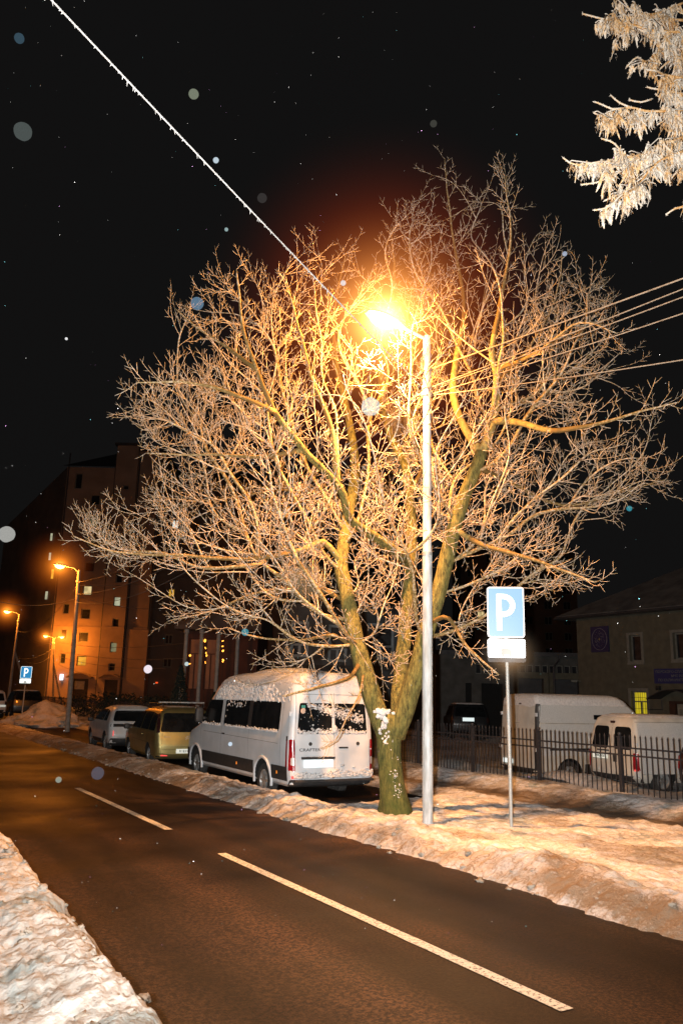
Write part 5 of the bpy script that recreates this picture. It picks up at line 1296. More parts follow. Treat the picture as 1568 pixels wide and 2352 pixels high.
# ------------------------------------------------------------------ parking signs
def rrect(w, h, r, n=6):
    P = []
    for cx, cz, a0 in ((w/2-r, h/2-r, 0), (-w/2+r, h/2-r, 90), (-w/2+r, -h/2+r, 180), (w/2-r, -h/2+r, 270)):
        for k in range(n+1): a = R(a0+90*k/n); P.append((cx+r*math.cos(a), cz+r*math.sin(a)))
    return P
def slab(w, h, r, y0, y1, m, name, parent, cz=0, cx=0):
    P = rrect(w, h, r); n = len(P); g = MB()
    g.add([(x+cx, y0, z+cz) for x, z in P]+[(x+cx, y1, z+cz) for x, z in P], [tuple(range(n)), tuple(reversed(range(n, 2*n)))]+[(k, k+n, (k+1) % n+n, (k+1) % n) for k in range(n)])
    return g.build(name, m, parent, recalc=True)
def letter_p(g, s, y, cz):            # the white P, stem and bowl, height s
    t = s*.135; hh = s/2; x0 = -s*.245; n = 14
    def q(pts): g.add([(x, y, z+cz) for x, z in pts], [tuple(range(len(pts)))])
    q([(x0, -hh), (x0+t, -hh), (x0+t, hh), (x0, hh)])
    ro = s*.315; ri = ro-t; bx = x0+s*.185; bz = hh-ro
    q([(x0+t, hh-t), (bx, hh-t), (bx, hh), (x0+t, hh)]); q([(x0+t, bz-ro), (bx, bz-ro), (bx, bz-ro+t), (x0+t, bz-ro+t)])
    for k in range(n):
        a, b_ = math.pi*(k/n-.5), math.pi*((k+1)/n-.5)
        q([(bx+ri*math.cos(a), bz+ri*math.sin(a)), (bx+ro*math.cos(a)*1.02, bz+ro*math.sin(a)), (bx+ro*math.cos(b_)*1.02, bz+ro*math.sin(b_)), (bx+ri*math.cos(b_), bz+ri*math.sin(b_))])
def parking_sign(loc, rz, zb, W_, Hs, Hp, label, mb, mw, mp, lean=0, r_=.03, ps=None):
    root = empty('parking_sign', loc, rz, label, 'road sign')
    g = MB(); top = zb+Hp+Hs
    g.tube([(0, .055, -.3), (0, .055, 1.0), (lean, .055, top-.1)], r_, 16); g.build('post', M['zinc'], root, smooth=50)
    cz = zb+Hp+Hs/2
    b0 = slab(W_, Hs, .05, 0, .006, mw, 'sign_panel', root, cz, lean)
    slab(W_-.034, Hs-.034, .04, -.0035, -.0005, mb, 'blue_field', b0, cz, lean)
    g = MB(); letter_p(g, Hs*.72, -.006, cz); g.v = [(x+lean+.0, y, z) for x, y, z in g.v]; g.build('letter', mw, b0)
    pz = zb+Hp/2-.012
    p0 = slab(W_*1.02, Hp-.02, .04, 0, .006, M['steel_dark'], 'plate_frame', root, pz, lean)
    slab(W_*1.0, Hp-.10, .03, -.004, -.0005, mp, 'plate_field', p0, pz+.036, lean)
    g = MB()
    g.add([(x, -.0065, z+pz) for x, z in [(-.09, -.075), (.09, -.075), (.085, .0), (.05, .035), (-.085, .035)]], [(0, 1, 2, 3, 4)])
    g.v = [(x+lean, y, z) for x, y, z in g.v]; g.build('plate_symbol', M['sign_grey'], p0)
    g = MB()
    for x in (-.06, .06): g.add([(x+lean-.02, -.0075, pz-.11), (x+lean+.02, -.0075, pz-.11), (x+lean+.02, -.0075, pz-.075), (x+lean-.02, -.0075, pz-.075)], [(0, 1, 2, 3)])
    g.build('plate_symbol', M['sign_grey'], p0)
    g = MB()
    for z in (cz+.2, cz-.2, pz): g.bb(lean-.05, lean+.05, .008, .03, z-.02, z+.02); g.bb(lean-.045, lean+.045, .03, .09, z-.012, z+.012)
    g.build('bracket', M['zinc'], root)
    return root
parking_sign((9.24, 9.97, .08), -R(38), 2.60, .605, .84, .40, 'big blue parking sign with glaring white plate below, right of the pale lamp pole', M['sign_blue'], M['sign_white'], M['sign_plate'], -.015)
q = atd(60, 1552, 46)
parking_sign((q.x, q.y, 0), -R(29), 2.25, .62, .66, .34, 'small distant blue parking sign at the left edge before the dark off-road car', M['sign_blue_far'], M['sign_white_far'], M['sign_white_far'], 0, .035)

halo((9.22, 9.90, 2.80), .62, .9, .20, hot=(1, 1, .96), cold=(.9, 1, .95))      # glowing ball added to imitate the plate's flash bloom

# ------------------------------------------------------------------ buildings
# local frame of a facade: U along the wall (viewer's right), W outward to the viewer, Z up
def facade(name, u0, u1, z0, z1, holes, m, parent, dep=.18, thick=None, w0=0):
    us = sorted(set([u0, u1]+[h[0] for h in holes]+[h[1] for h in holes])); zs = sorted(set([z0, z1]+[h[2] for h in holes]+[h[3] for h in holes])); g = MB()
    us = [u for u in us if u0 <= u <= u1]; zs = [z for z in zs if z0 <= z <= z1]
    for a, b in zip(us, us[1:]):
        for c, d in zip(zs, zs[1:]):
            mu, mz = (a+b)/2, (c+d)/2
            if any(h[0] < mu < h[1] and h[2] < mz < h[3] for h in holes): continue
            g.poly([(a, w0, c), (b, w0, c), (b, w0, d), (a, w0, d)])
    for h in holes:
        a, b, c, d = h[:4]
        g.poly([(a, w0, c), (a, w0+dep, c), (a, w0+dep, d), (a, w0, d)]); g.poly([(b, w0, c), (b, w0, d), (b, w0+dep, d), (b, w0+dep, c)])
        g.poly([(a, w0, c), (b, w0, c), (b, w0+dep, c), (a, w0+dep, c)]); g.poly([(a, w0, d), (a, w0+dep, d), (b, w0+dep, d), (b, w0, d)])
    if thick:
        g.poly([(u0, w0, z0), (u0, w0, z1), (u0, w0+thick, z1), (u0, w0+thick, z0)]); g.poly([(u1, w0, z0), (u1, w0+thick, z0), (u1, w0+thick, z1), (u1, w0, z1)])
        g.poly([(u0, w0, z1), (u1, w0, z1), (u1, w0+thick, z1), (u0, w0+thick, z1)]); g.poly([(u0, w0+thick, z0), (u0, w0+thick, z1), (u1, w0+thick, z1), (u1, w0+thick, z0)])
    return g.build(name, m, parent)
def window(h, parent, pane, fr=.07, mull=1, tr=None, dep=.14, m=None, w0=0, bars=0):
    a, b, c, d = h[:4]; m = m or M['trim_white']; g = MB(); y0, y1 = w0+dep-.05, w0+dep+.02
    g.bb(a, a+fr, y0, y1, c, d); g.bb(b-fr, b, y0, y1, c, d); g.bb(a+fr, b-fr, y0, y1, c, c+fr); g.bb(a+fr, b-fr, y0, y1, d-fr, d)
    zt = d-fr
    if tr: zt = c+(d-c)*tr; g.bb(a+fr, b-fr, y0+.003, y1, zt-fr*.4, zt+fr*.4)
    for k in range(mull): u = a+(b-a)*(k+1)/(mull+1); g.bb(u-fr*.5, u+fr*.5, y0+.002, y1, c+fr, zt-(fr*.4 if tr else 0))
    f = g.build('window', m, parent)
    g = MB(); g.poly([(a+fr*.5, w0+dep, c+fr*.5), (b-fr*.5, w0+dep, c+fr*.5), (b-fr*.5, w0+dep, d-fr*.5), (a+fr*.5, w0+dep, d-fr*.5)]); g.build('pane', pane, f)
    if bars:
        g = MB()
        for k in range(bars): u = a+fr+(b-a-2*fr)*(k+.5)/bars; g.tube([(u, w0+.03, c+.02), (u, w0+.03, d-.02)], .009, 5)
        for z in (c+.35, (c+d)/2, d-.3): g.tube([(a+.02, w0+.03, z), (b-.02, w0+.03, z)], .009, 5)
        g.build('window_bars', M['steel_dark'], f)
    return f
GW = M['curtain_glass']
# the two-storey rescue station on the right: facade runs along the road direction
BX, BY = 32.3, 29.6
st = empty('rescue_station', (BX, BY, 0), -R(90), 'two-storey grey rendered building with snowy hipped roof at the right edge', 'building')
U = lambda y: BY-y                    # world y -> facade u (to the right)
holes = [(U(26.30), U(25.62), 3.98, 5.22), (U(23.85), U(22.4), 4.02, 5.22), (U(26.38), U(25.48), .95, 2.58), (U(24.30), U(22.2), -.1, 2.15), (U(20.6), U(19.2), 4.0, 5.2), (U(20.6), U(19.2), 1, 2.5)]
# U increases while y decreases
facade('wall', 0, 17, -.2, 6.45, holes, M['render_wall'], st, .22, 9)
window(holes[0], st, GW, .06, 0, dep=.20); window(holes[1], st, GW, .07, 1, dep=.20)
window(holes[2], st, M['win_yellow'], .07, 1, .70, .20, bars=6); window(holes[4], st, GW, .07, 1, dep=.2); window(holes[5], st, GW, .07, 1, dep=.2)
for h in (holes[0], holes[1], holes[2]):
    a, b, c, d = h; g = MB(); t = .13
    g.bb(a-t, a-.001, -.035, .0-.001, c-t, d+t); g.bb(b+.001, b+t, -.035, -.001, c-t, d+t); g.bb(a-.001, b+.001, -.035, -.001, d+.001, d+t); g.bb(a-.001, b+.001, -.035, -.001, c-t, c-.001)
    g.bb(a-t, b+t, -.075, -.036, c-t-.03, c-t+.04); g.build('window_surround', M['trim_white'], st)
a, b, c, d = holes[3]; g = MB()
g.bb(a+.32, a+1.02, .16, .20, -.1, 2.02); g.bb(a+1.05, b-.05, .16, .20, -.1, 2.02); dr_ = g.build('door', M['door_cream'], st)
g = MB(); g.bb(a, a+.30, .02, .15, -.1, 2.15); g.bb(a+.30, b, .02, .15, 2.03, 2.15); g.build('door_frame', mat('door_frame_brown', (.05, .022, .014), None, 6, .7), dr_)
g = MB(); g.bb(a+.42, a+.58, .148, .159, .2, 1.8); g.bb(a+.72, a+.90, .148, .159, .2, 1.8); g.build('door_panel', M['trim_white'], dr_)
# arched canopy on brackets
g = MB(); n = 14; u0, u1 = U(24.72), U(22.2)
vs = []
for k in range(n+1):
    t = k/n; u = u0+(u1-u0)*t; z = 2.22+.42*math.sin(math.pi*t); vs += [(u, -.02, z), (u, -1.05, z-.02), (u, -.02, z+.03), (u, -1.05, z+.01)]
g.add(vs, [f_ for k in range(n) for f_ in ((4*k, 4*k+1, 4*k+5, 4*k+4), (4*k+2, 4*k+6, 4*k+7, 4*k+3), (4*k+1, 4*k+3, 4*k+7, 4*k+5))]); cn = g.build('canopy', M['dark_metal_sheet'], st)
g = MB()
for u in (u0+.06, u1-.06): g.tube([(u, -.03, 2.2), (u, -.03, 1.75), (u, -1.0, 1.75), (u, -1.0, 2.22)], .022, 6)
g.build('canopy_bracket', M['steel_dark'], cn)
# hipped roof with a projecting eave and gutter
ov = .75; z0 = 6.36
g = MB(); e = [(-ov, -ov, z0), (17+ov, -ov, z0), (17+ov, 9+ov, z0), (-ov, 9+ov, z0)]; rd = [(4.6, 4.5, 9.3), (12.6, 4.5, 9.3)]
g.add(e+rd, [(0, 1, 5, 4), (1, 2, 5), (2, 3, 4, 5), (3, 0, 4)]); g.add([(x, y, z-.13) for x, y, z in e], [(3, 2, 1, 0)]); g.add(e+[(x, y, z-.13) for x, y, z in e], [(0, 4, 5, 1), (1, 5, 6, 2), (2, 6, 7, 3), (3, 7, 4, 0)])
rf = g.build('roof', M['roof_sheet'], st)
g = MB(); g.tube([(-ov, -ov-.07, z0-.10), (17+ov, -ov-.07, z0-.10)], .06, 8); g.tube([(-ov-.07, -ov, z0-.10), (-ov-.07, 9+ov, z0-.10)], .06, 8); g.build('gutter', M['dark_metal_sheet'], rf)
g = MB(); g.bb(10.4, 11.2, 2.4, 3.1, 7.6, 9.0); g.build('chimney', mat('chimney_brick', (.16, .06, .04), (.10, .04, .03), 12, .9), rf)
# emblem board: ring and eight-pointed star
em = empty('emblem_board', (BX-.06, (28.63+27.50)/2, 5.12), -R(90), 'dark violet emblem board with a thin ring and a small star on the grey wall', 'sign')
slab(1.12, 1.28, .02, -.012, .055, M['purple_board'], 'board', em)
g = MB(); P = [(.47*math.cos(k*.1309), -.016, .54*math.sin(k*.1309)) for k in range(48)]; g.tube(P+[P[0]], .009, 5, False); g.build('ring', M['board_line'], em)
g = MB()
for k in range(8):
    a = k*math.pi/4; L_ = .13 if k % 2 == 0 else .07; g.add([(L_*math.cos(a), -.019, L_*math.sin(a)), (.025*math.cos(a+.5), -.019, .025*math.sin(a+.5)), (0, -.021, 0), (.025*math.cos(a-.5), -.019, .025*math.sin(a-.5))], [(0, 1, 2, 3)])
g.build('star', M['gold_line'], em)
g = MB()
for k in range(70):
    rn = random.Random(k); a = rn.uniform(0, 6.28); r1 = rn.uniform(.12, .40); g.tube([(r1*math.cos(a)*.85, -.014, r1*math.sin(a)), (r1*math.cos(a+.15)*.85, -.014, (r1+.03)*math.sin(a+.15))], .005, 4)
g.build('wreath', M['board_line'], em)
sb = empty('name_board', (BX-.06, 24.95, 2.93), -R(90), 'navy name board with pale Cyrillic lettering above the entrance canopy', 'sign')
slab(3.5, .67, .015, -.012, .055, M['navy_board'], 'board', sb, .335, 1.75)
for i, (t, sz, u) in enumerate([('ПОИСКОВО-СПАСАТЕЛЬНЫЙ ОТРЯД', .165, .10), ('МЧС РОССИИ', .155, .93), ('ПО КАЛИНИНГРАДСКОЙ ОБЛАСТИ', .165, .22)]):
    text_mesh(t, sz*1.02, 'lettering', M['board_letter'], sb, axes((1, 0, 0), (0, 0, 1), (0, -1, 0), (u, -.018, .475-.19*i)), .002)
g = MB(); g.bb(-.09, .09, -.16, -.002, -.10, .10); g.tube([(0, -.16, 0), (0, -.2, -.05)], .05, 8); wl = g.build('wall_speaker', M['plastic']); wl.location = (BX, 24.75, 2.72); wl.rotation_euler = (0, 0, -R(90)); tag(wl, 'small dark speaker box on the wall under the navy name board', 'speaker')
g = MB(); g.tube([(0, -.0, 0), (0, -.22, .02)], .02, 6); g.box((0, -.34, .0), (.10, .30, .10)); g.build('wall_camera', M['trim_white'])
wc = bpy.data.objects['wall_camera']; wc.location = (BX, BY-.12, 3.05); wc.rotation_euler = (0, 0, -R(90)-.6); tag(wc, 'small pale security camera on the corner of the grey building', 'security camera')

# buildings that face the camera: frames at a depth D, U measured from the camera axis
def bframe(D, name, label):
    o = HEAD*D; return empty(name, (o.x, o.y, 0), -YAW, label, 'building')
def uz(px, py, D):
    d = ray(px, py); t = D/d.dot(HEAD); p = d*t; return (p.x*cy-p.y*sy, H+p.z)
def pxr(x0, y0, x1, y1, D, ox=0, oy=0, s=1.7417*1.0, full=True):   # photo pixels of a zoomed crop -> wall rectangle
    a = uz((ox+x0/s)/1.7417, (oy+y0/s)/1.7417, D); b = uz((ox+x1/s)/1.7417, (oy+y1/s)/1.7417, D); return [a[0], b[0], b[1], a[1]]
# garage with dark door bays
DG = 46; ga = bframe(DG, 'garage', 'low grey garage with dark door bays and upper window strip behind the tall van')
k = lambda x0, y0, x1, y1: pxr(x0, y0, x1, y1, DG, 1931, 2250, 1.96)
k2 = lambda x0, y0, x1, y1: pxr(x0, y0, x1, y1, DG, 1300, 2500, 1.96)
hs = []
for h in (k(275, 908, 478, 1100), k(552, 915, 760, 1100)): hs.append([h[0], h[1], -.1, h[3]])
h = k2(1098, 415, 1150, 800); hs.append([h[0], h[1], -.1, 2.9]); h = k2(1222, 415, 1400, 800); hs.append([h[0], h[1], -.1, 2.9])
ul = uz(1000, 1600, DG)[0]; ur = uz(1345, 1600, DG)[0]
ws = []
x = -60
while x < 720:
    h = k(x, 785, x+48, 848); ws.append([h[0], h[1], 3.42, 3.98]); x += 58
ztop = 4.55
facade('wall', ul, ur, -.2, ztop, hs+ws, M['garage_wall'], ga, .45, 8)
for h in ws: window(h, ga, GW, .04, 0, dep=.16)
for h in hs[:2]:
    g = MB(); g.poly([(h[0], .44, h[2]), (h[1], .44, h[2]), (h[1], .44, h[3]), (h[0], .44, h[3])]); dd_ = g.build('door', M['dark_metal_sheet'], ga)
    g = MB()
    for t in (.2, .42, .64, .86): u = h[0]+(h[1]-h[0])*t; g.bb(u-.22, u+.0, .41, .435, 1.75, 2.0)
    g.build('door_window', M['curtain_glass'], dd_)
    g = MB(); w_ = .32; g.bb(h[0]-w_, h[0]-.002, -.06, -.002, -.1, h[3]+.35); g.bb(h[1]+.002, h[1]+w_, -.06, -.002, -.1, h[3]+.35); g.bb(h[0]-.002, h[1]+.002, -.06, -.002, h[3]+.002, h[3]+.35); g.build('door_surround', M['render_wall'], ga)
for h in hs[2:]:
    g = MB(); g.poly([(h[0], .44, h[2]), (h[1], .44, h[2]), (h[1], .44, h[3]), (h[0], .44, h[3])]); g.build('door', M['dark_well'], ga)
g = MB(); g.bb(ul-.4, ur+.4, -.55, 8.5, ztop, ztop+.10); g.build('roof', M['roof_sheet'], ga)
g = MB(); g.bb(ul-.42, ur+.42, -.62, -.56, ztop-.10, ztop+.12); g.build('gutter', M['dark_metal_sheet'], ga)
g = MB(); u = k(520, 0, 530, 10)[0]; g.tube([(u+.2, -.55, ztop-.06), (u+.2, -.5, ztop-.3), (u, -.09, ztop-.65), (u, -.09, .1)], .06, 8); g.build('downpipe', M['dark_metal_sheet'], ga)
# house with tall upper windows behind the tree
DA = 50; an = bframe(DA, 'tall_window_house', 'dark house with tall pale-framed windows behind the tree and the minibus')
ka = lambda x0, y0, x1, y1: pxr(x0, y0, x1, y1, DA, 700, 2200, 1.96)
a0 = uz(648, 1500, DA)[0]; a1 = uz(1000, 1500, DA)[0]
hh = [ka(1205, 585, 1345, 880), [a0+5.2, a0+6.9, 4.3, 6.5], [a0+7.6, a0+9.2, 4.3, 6.5], [a0+.5, a0+1.6, 4.3, 6.5]]
facade('wall', a0, a1, -.2, 7.6, hh, mat('blue_grey_wall', (.12, .135, .14), (.09, .10, .105), 1, .9), an, .25, 9)
for h in hh: window(h, an, GW, .16, 1, .35, .2, M['column_pale'])
g = MB(); g.bb(a0-.2, a1+.2, -.12, -.002, 3.55, 3.85); g.build('cornice', M['garage_wall'], an)
g = MB(); g.add([(a0-.5, -.5, 7.6), (a1+.5, -.5, 7.6), (a1+.5, 9.5, 7.6), (a0-.5, 9.5, 7.6), (a0+3, 4.5, 9.6), (a1-3, 4.5, 9.6)], [(0, 1, 5, 4), (1, 2, 5), (2, 3, 4, 5), (3, 0, 4), (3, 2, 1, 0)]); g.build('roof', M['dark_metal_sheet'], an)
# porch with four tall columns and garlands of bulbs
DP = 58; po = bframe(DP, 'columned_porch', 'dark red porch hall with four pale tall columns and glowing bulb garlands')
kp = lambda x, y: uz((700+x/1.96)/1.7417, (2200+y/1.96)/1.7417, DP)
p0, p1 = kp(80, 700)[0], kp(650, 700)[0]; zt = kp(300, 640)[1]
facade('wall', p0, p1, -.2, zt, [[kp(160, 0)[0], kp(250, 0)[0], 2.2, zt-.5], [kp(285, 0)[0], kp(370, 0)[0], 2.2, zt-.5]], M['porch_wall'], po, .3, 8)
for x0, x1_ in ((160, 250), (285, 370)):
    window([kp(x0, 0)[0], kp(x1_, 0)[0], 2.2, zt-.5], po, glow('porch_window', (.50, .10, .012), .14), .08, 1, .7, .25, M['porch_wall'])
for x in (115, 232, 362, 510):
    u = kp(x, 800)[0]; g = MB(); g.lathe([(.20, -.2), (.20, .3), (.14, .35), (.13, zt-.3), (.18, zt-.25), (.18, zt-.002)], (u, -1.6, 0), 'Z', 14); g.build('column', M['column_pale'], po, smooth=40)
g = MB(); g.bb(p0-.4, p1+.4, -2.0, 8, zt, zt+1.3); g.build('roof', M['apt_dark'], po)
for x, pts in ((150, [(840, .09), (900, .05)]), (270, [(725, .13), (778, .06), (815, .06), (840, .08), (890, .05)]), (400, [(725, .05), (770, .06), (800, .08), (870, .07), (880, .05)])):
    u = kp(x, 800)[0]; g = MB(); g.tube([(u, -1.5, zt), (u+.03, -1.5, 3), (u, -1.5, .5)], .018, 5); gr = g.build('garland', M['steel_dark'], po)
    for y, r_ in pts:
        for j in range(2):
            uu, zz = kp(x+random.uniform(-7, 7), y+random.uniform(-6, 6)); g = MB(); g.blob((uu, -1.55, zz), r_*.7, (1, 1, 1.2), j, 1, .2); g.build('bulb', M['bulb'], gr)

# tall apartment block on the left, lit from below by the street lamps
DB = 100; ap = bframe(DB, 'apartment_block', 'tall apartment block on the left washed orange by the street lamps below')
A1 = lambda x0, y0, x1, y1: pxr(x0, y0, x1, y1, DB, 0, 2200, 1.96)
A2 = lambda x0, y0, x1, y1: pxr(x0, y0, x1, y1, DB, 0, 1700, 1.96)
u_ = lambda x, y=700: A1(x, y, x, y)[0]
UL, UA, UB, UR = u_(395), u_(800), u_(955), u_(1165); UE = u_(1455)
wins = [(A1(668, 95, 738, 172), GW), (A1(655, 278, 718, 355), M['win_cream']), (A1(640, 460, 706, 540), GW), (A1(625, 642, 690, 722), GW), (A1(608, 830, 674, 910), M['win_amber']),
        (A1(922, 185, 966, 262), GW), (A1(903, 368, 952, 446), M['win_pale']), (A1(893, 540, 937, 622), GW), (A1(876, 725, 923, 805), M['win_green']), (A1(863, 890, 910, 952), GW),
        (A2(716, 546, 780, 626), GW), (A2(703, 725, 766, 800), M['win_dim']), (A2(688, 896, 746, 952), GW), (A2(975, 480, 1017, 515), GW), (A2(960, 655, 1006, 692), GW), (A2(596, 378, 640, 500), GW),
        (A1(474, 810, 512, 892), GW), (A1(480, 620, 520, 700), GW), (A1(500, 420, 540, 500), GW)]
doors = [(A1(580, 1008, 672, 1290), 0), (A1(832, 1018, 912, 1290), 1), (A1(1018, 1040, 1058, 1290), 2)]
zr = A2(1000, 205, 1000, 205)[2]; zl = A2(600, 330, 600, 330)[2]
hl = [[w_[0][0], w_[0][1], w_[0][2], w_[0][3]] for w_ in wins]; dl = [[d_[0][0], d_[0][1], -.3, d_[0][3]] for d_ in doors]
L_l = [h for h in hl+dl if h[1] < UA]; L_m = [h for h in hl+dl if h[0] > UA-.2 and h[1] < UB+.4]; L_r = [h for h in dl if h[0] > UB]
facade('wall', UL, UA, -.4, zl, L_l, M['apt_wall'], ap, .25, 14)
facade('stair_wall', UA, UB+.35, -.4, zr+.6, L_m, M['apt_wall'], ap, .25, 14, -.5)
facade('wall', UB+.35, UR, -.4, zr, L_r, M['apt_wall'], ap, .25, 14)
g = MB(); g.add([(UL, 0, zl-3.2), (UA, 0, zl), (UA, 14, zl+4), (UL, 14, zl-1)], [(0, 1, 2, 3)]); 
g = MB(); g.add([(UL-.5, -.5, zl+.02), (UA-.002, -.5, zl+.02), (UA-.002, 6, zl+4.2), (UL+3, 6, zl+2.6)], [(0, 1, 2, 3)]); g.bb(UB+.36, UR+.3, -.3, 14, zr+.002, zr+.35); g.bb(UA-.3, UB+.65, -.8, 14, zr+.602, zr+.9); g.build('roof', M['dark_metal_sheet'], ap)
for (r_, pm) in wins:
    mid = (r_[0]+r_[1])/2
    window(r_, ap, pm, .10, 1 if r_[1]-r_[0] > 1.6 else 0, None, .2, M['trim_white'], -.5 if UA-.2 < mid < UB+.35 else 0)
for (d_, i) in doors:
    a, b = d_[0], d_[1]; zt_ = d_[3]; off = -.5 if i == 1 else 0
    g = MB(); g.poly([(a, .22+off, -.3), (b, .22+off, -.3), (b, .22+off, zt_), (a, .22+off, zt_)]); g.build('door', mat('door_dark', (.035, .028, .025), None, 4, .6), ap)
    if i < 2:
        g = MB(); n = 10; vs = []
        for k_ in range(n+1):
            t = k_/n; u = a-.6+(b-a+1.2)*t; z = zt_+.10+.55*math.sin(math.pi*t); vs += [(u, off-.02, z), (u, off-1.3, z), (u, off-.02, z+.12), (u, off-1.3, z+.12)]
        g.add(vs, [f_ for k_ in range(n) for f_ in ((4*k_, 4*k_+1, 4*k_+5, 4*k_+4), (4*k_+2, 4*k_+6, 4*k_+7, 4*k_+3), (4*k_+1, 4*k_+3, 4*k_+7, 4*k_+5))]); g.build('canopy', M['apt_wall'], ap)
g = MB(); a, b = doors[0][0][0], doors[0][0][1]; g.bb(a+.1, b-.5, .12, .18, 2.0, 3.0); g.build('notice_panel', M['door_cream'], ap)
for u in (UA-.12, UB+.5, UR-.15, UL+.2): 
    g = MB(); g.tube([(u, -.10 if u != UA-.12 else -.12, .2), (u, -.10, zr-.5)], .09, 8); g.build('downpipe', M['dark_metal_sheet'], ap)
zc = A1(700, 607, 700, 607)[2]
for a, b, w_ in ((UL, UA-.05, 0), (UA, UB+.34, -.5), (UB+.4, UR, 0)): g = MB(); g.bb(a, b, w_-.10, w_-.002, zc-.12, zc+.12); g.build('string_course', M['apt_wall'], ap)
g = MB(); g.bb(UB+.60, UR-.02, -.25, -.002, -.3, zc-.13); g.build('pilaster', M['apt_wall'], ap)
# recessed wing to its right, flank to its left: shade put into darker wall colour
wg = [A1(1288, 468, 1342, 542), A1(1274, 655, 1332, 732), A1(1260, 842, 1324, 918), A2(1330, 722, 1384, 795), A2(1315, 905, 1372, 950), A1(1300, 290, 1350, 360)]
wm = [GW, GW, GW, M['win_white'], M['win_dim'], M['win_amber']]
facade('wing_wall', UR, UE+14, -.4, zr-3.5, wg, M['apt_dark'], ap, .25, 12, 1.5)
for r_, pm in zip(wg, wm): window(r_, ap, pm, .12, 1, None, .2, M['trim_white'], 1.5)
g = MB(); g.bb(UR, UE+14.3, 1.2, 13, zr-3.5, zr-3.1); g.build('roof', M['dark_metal_sheet'], ap)
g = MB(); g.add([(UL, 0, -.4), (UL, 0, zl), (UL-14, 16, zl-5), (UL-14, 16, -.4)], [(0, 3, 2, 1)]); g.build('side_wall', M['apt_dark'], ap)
sl = [(400, 850, 410, 908), (388, 1002, 398, 1060), (408, 1132, 418, 1206), (360, 1305, 372, 1368)]
for x0, y0, x1_, y1_ in sl:
    r_ = A2(x0, y0, x1_, y1_); g = MB(); t = (UL-r_[0])/14; 
    if t < 0: t = .0
    y_ = t*16-.15
    f_ = 1+ y_/DB; g.add([(r_[0]*f_, y_, H+(r_[2]-H)*f_), (r_[1]*f_+.02, y_-.05, H+(r_[2]-H)*f_), (r_[1]*f_+.02, y_-.05, H+(r_[3]-H)*f_), (r_[0]*f_, y_, H+(r_[3]-H)*f_)], [(0, 1, 2, 3)]); g.build('lit_window', M['win_pale'] if y0 < 1100 or y0 > 1300 else M['win_amber'], ap)
r_ = A1(484, 975, 500, 1020); g = MB(); g.bb(r_[0], r_[1], -.5, -.2, r_[2], r_[3]); g.build('door_light', M['blue_bulb'], ap)
light('door_lamp', 'POINT', (HEAD*98).to_tuple()[:2]+(3.2,), (.6, .75, 1), 1, .1, None)
bpy.data.objects.remove(bpy.data.objects['door_lamp'])
g = MB(); r_ = A1(1208, 1034, 1222, 1046); g.bb(r_[0], r_[1], .9, 1.2, r_[2], r_[3]); g.build('signal_light', M['red_bulb'], ap)

# dark far blocks with lit windows behind the crown
def far_block(name, label, D, px0, px1, ptop, lits, cell, wallm):
    o = bframe(D, name, label); u0 = uz(px0, 1500, D)[0]; u1 = uz(px1, 1500, D)[0]; zt = uz((px0+px1)/2, ptop, D)[1]
    hs = []; 
    for (x0, y0, x1_, y1_), pm in lits:
        a = uz(x0, y0, D); b = uz(x1_, y1_, D); hs.append(([a[0], b[0], b[1], a[1]], pm))
    rnd = random.Random(D); z = 1.2
    while z < zt-2.2:
        u = u0+1.2
        while u < u1-2:
            h = [u, u+1.4, z, z+1.5]
            if not any(h[0] < q[0][1]+.3 and h[1] > q[0][0]-.3 and h[2] < q[0][3]+.3 and h[3] > q[0][2]-.3 for q in hs): hs.append((h, GW))
            u += cell
        z += 2.9
    facade('wall', u0, u1, -.4, zt, [q[0] for q in hs], wallm, o, .25, 12)
    for h, pm in hs: window(h, o, pm, .09, 1, None, .2, M['trim_white'])
    g = MB(); g.bb(u0-.3, u1+.3, -.3, 12.3, zt+.002, zt+.4); g.build('roof', M['dark_metal_sheet'], o)
cc = lambda x0, y0, x1, y1: tuple((o+v/1.307)/1.7417 for o, v in zip((200, 1600, 200, 1600), (x0, y0, x1, y1)))
cd = lambda x0, y0, x1, y1: tuple((o+v/1.96)/1.7417 for o, v in zip((700, 2200, 700, 2200), (x0, y0, x1, y1)))
ce = lambda x0, y0, x1, y1: tuple((o+v/1.96)/1.7417 for o, v in zip((1931, 2250, 1931, 2250), (x0, y0, x1, y1)))
cf = lambda x0, y0, x1, y1: tuple((o+v/1.96)/1.7417 for o, v in zip((1600, 2300, 1600, 2300), (x0, y0, x1, y1)))
far_block('far_block', 'dark apartment block with scattered lit windows behind the left half of the crown', 128, 425, 900, 1085,
    [(cc(972, 884, 1014, 936), M['win_white']), (cc(1050, 888, 1084, 936), M['win_white']), (cc(1162, 900, 1204, 940), M['win_dim']), (cc(818, 988, 858, 1042), M['win_amber']), (cc(968, 1004, 1004, 1048), M['win_cream']), (cc(1040, 1004, 1078, 1048), M['win_orange']),
     (cc(733, 984, 774, 1022), M['win_amber']), (cc(1150, 1016, 1190, 1042), M['win_white']), (cc(1162, 680, 1198, 726), M['win_white']), (cc(1160, 785, 1204, 835), M['win_cream']), (cd(1440, 238, 1485, 286), M['win_cream']), (cd(1530, 250, 1570, 310), M['win_cream'])], 3.4, M['apt_dark'])
far_block('far_block', 'faint brown distant block with a few orange windows behind the parking sign', 150, 1060, 1330, 1262,
    [(ce(418, 34, 455, 76), M['win_orange']), (ce(492, 28, 530, 72), M['win_orange']), (cf(604, 282, 662, 336), M['win_cream'])], 3.6, mat('far_brown_wall', (.16, .09, .06), (.11, .065, .045), .4, .95))

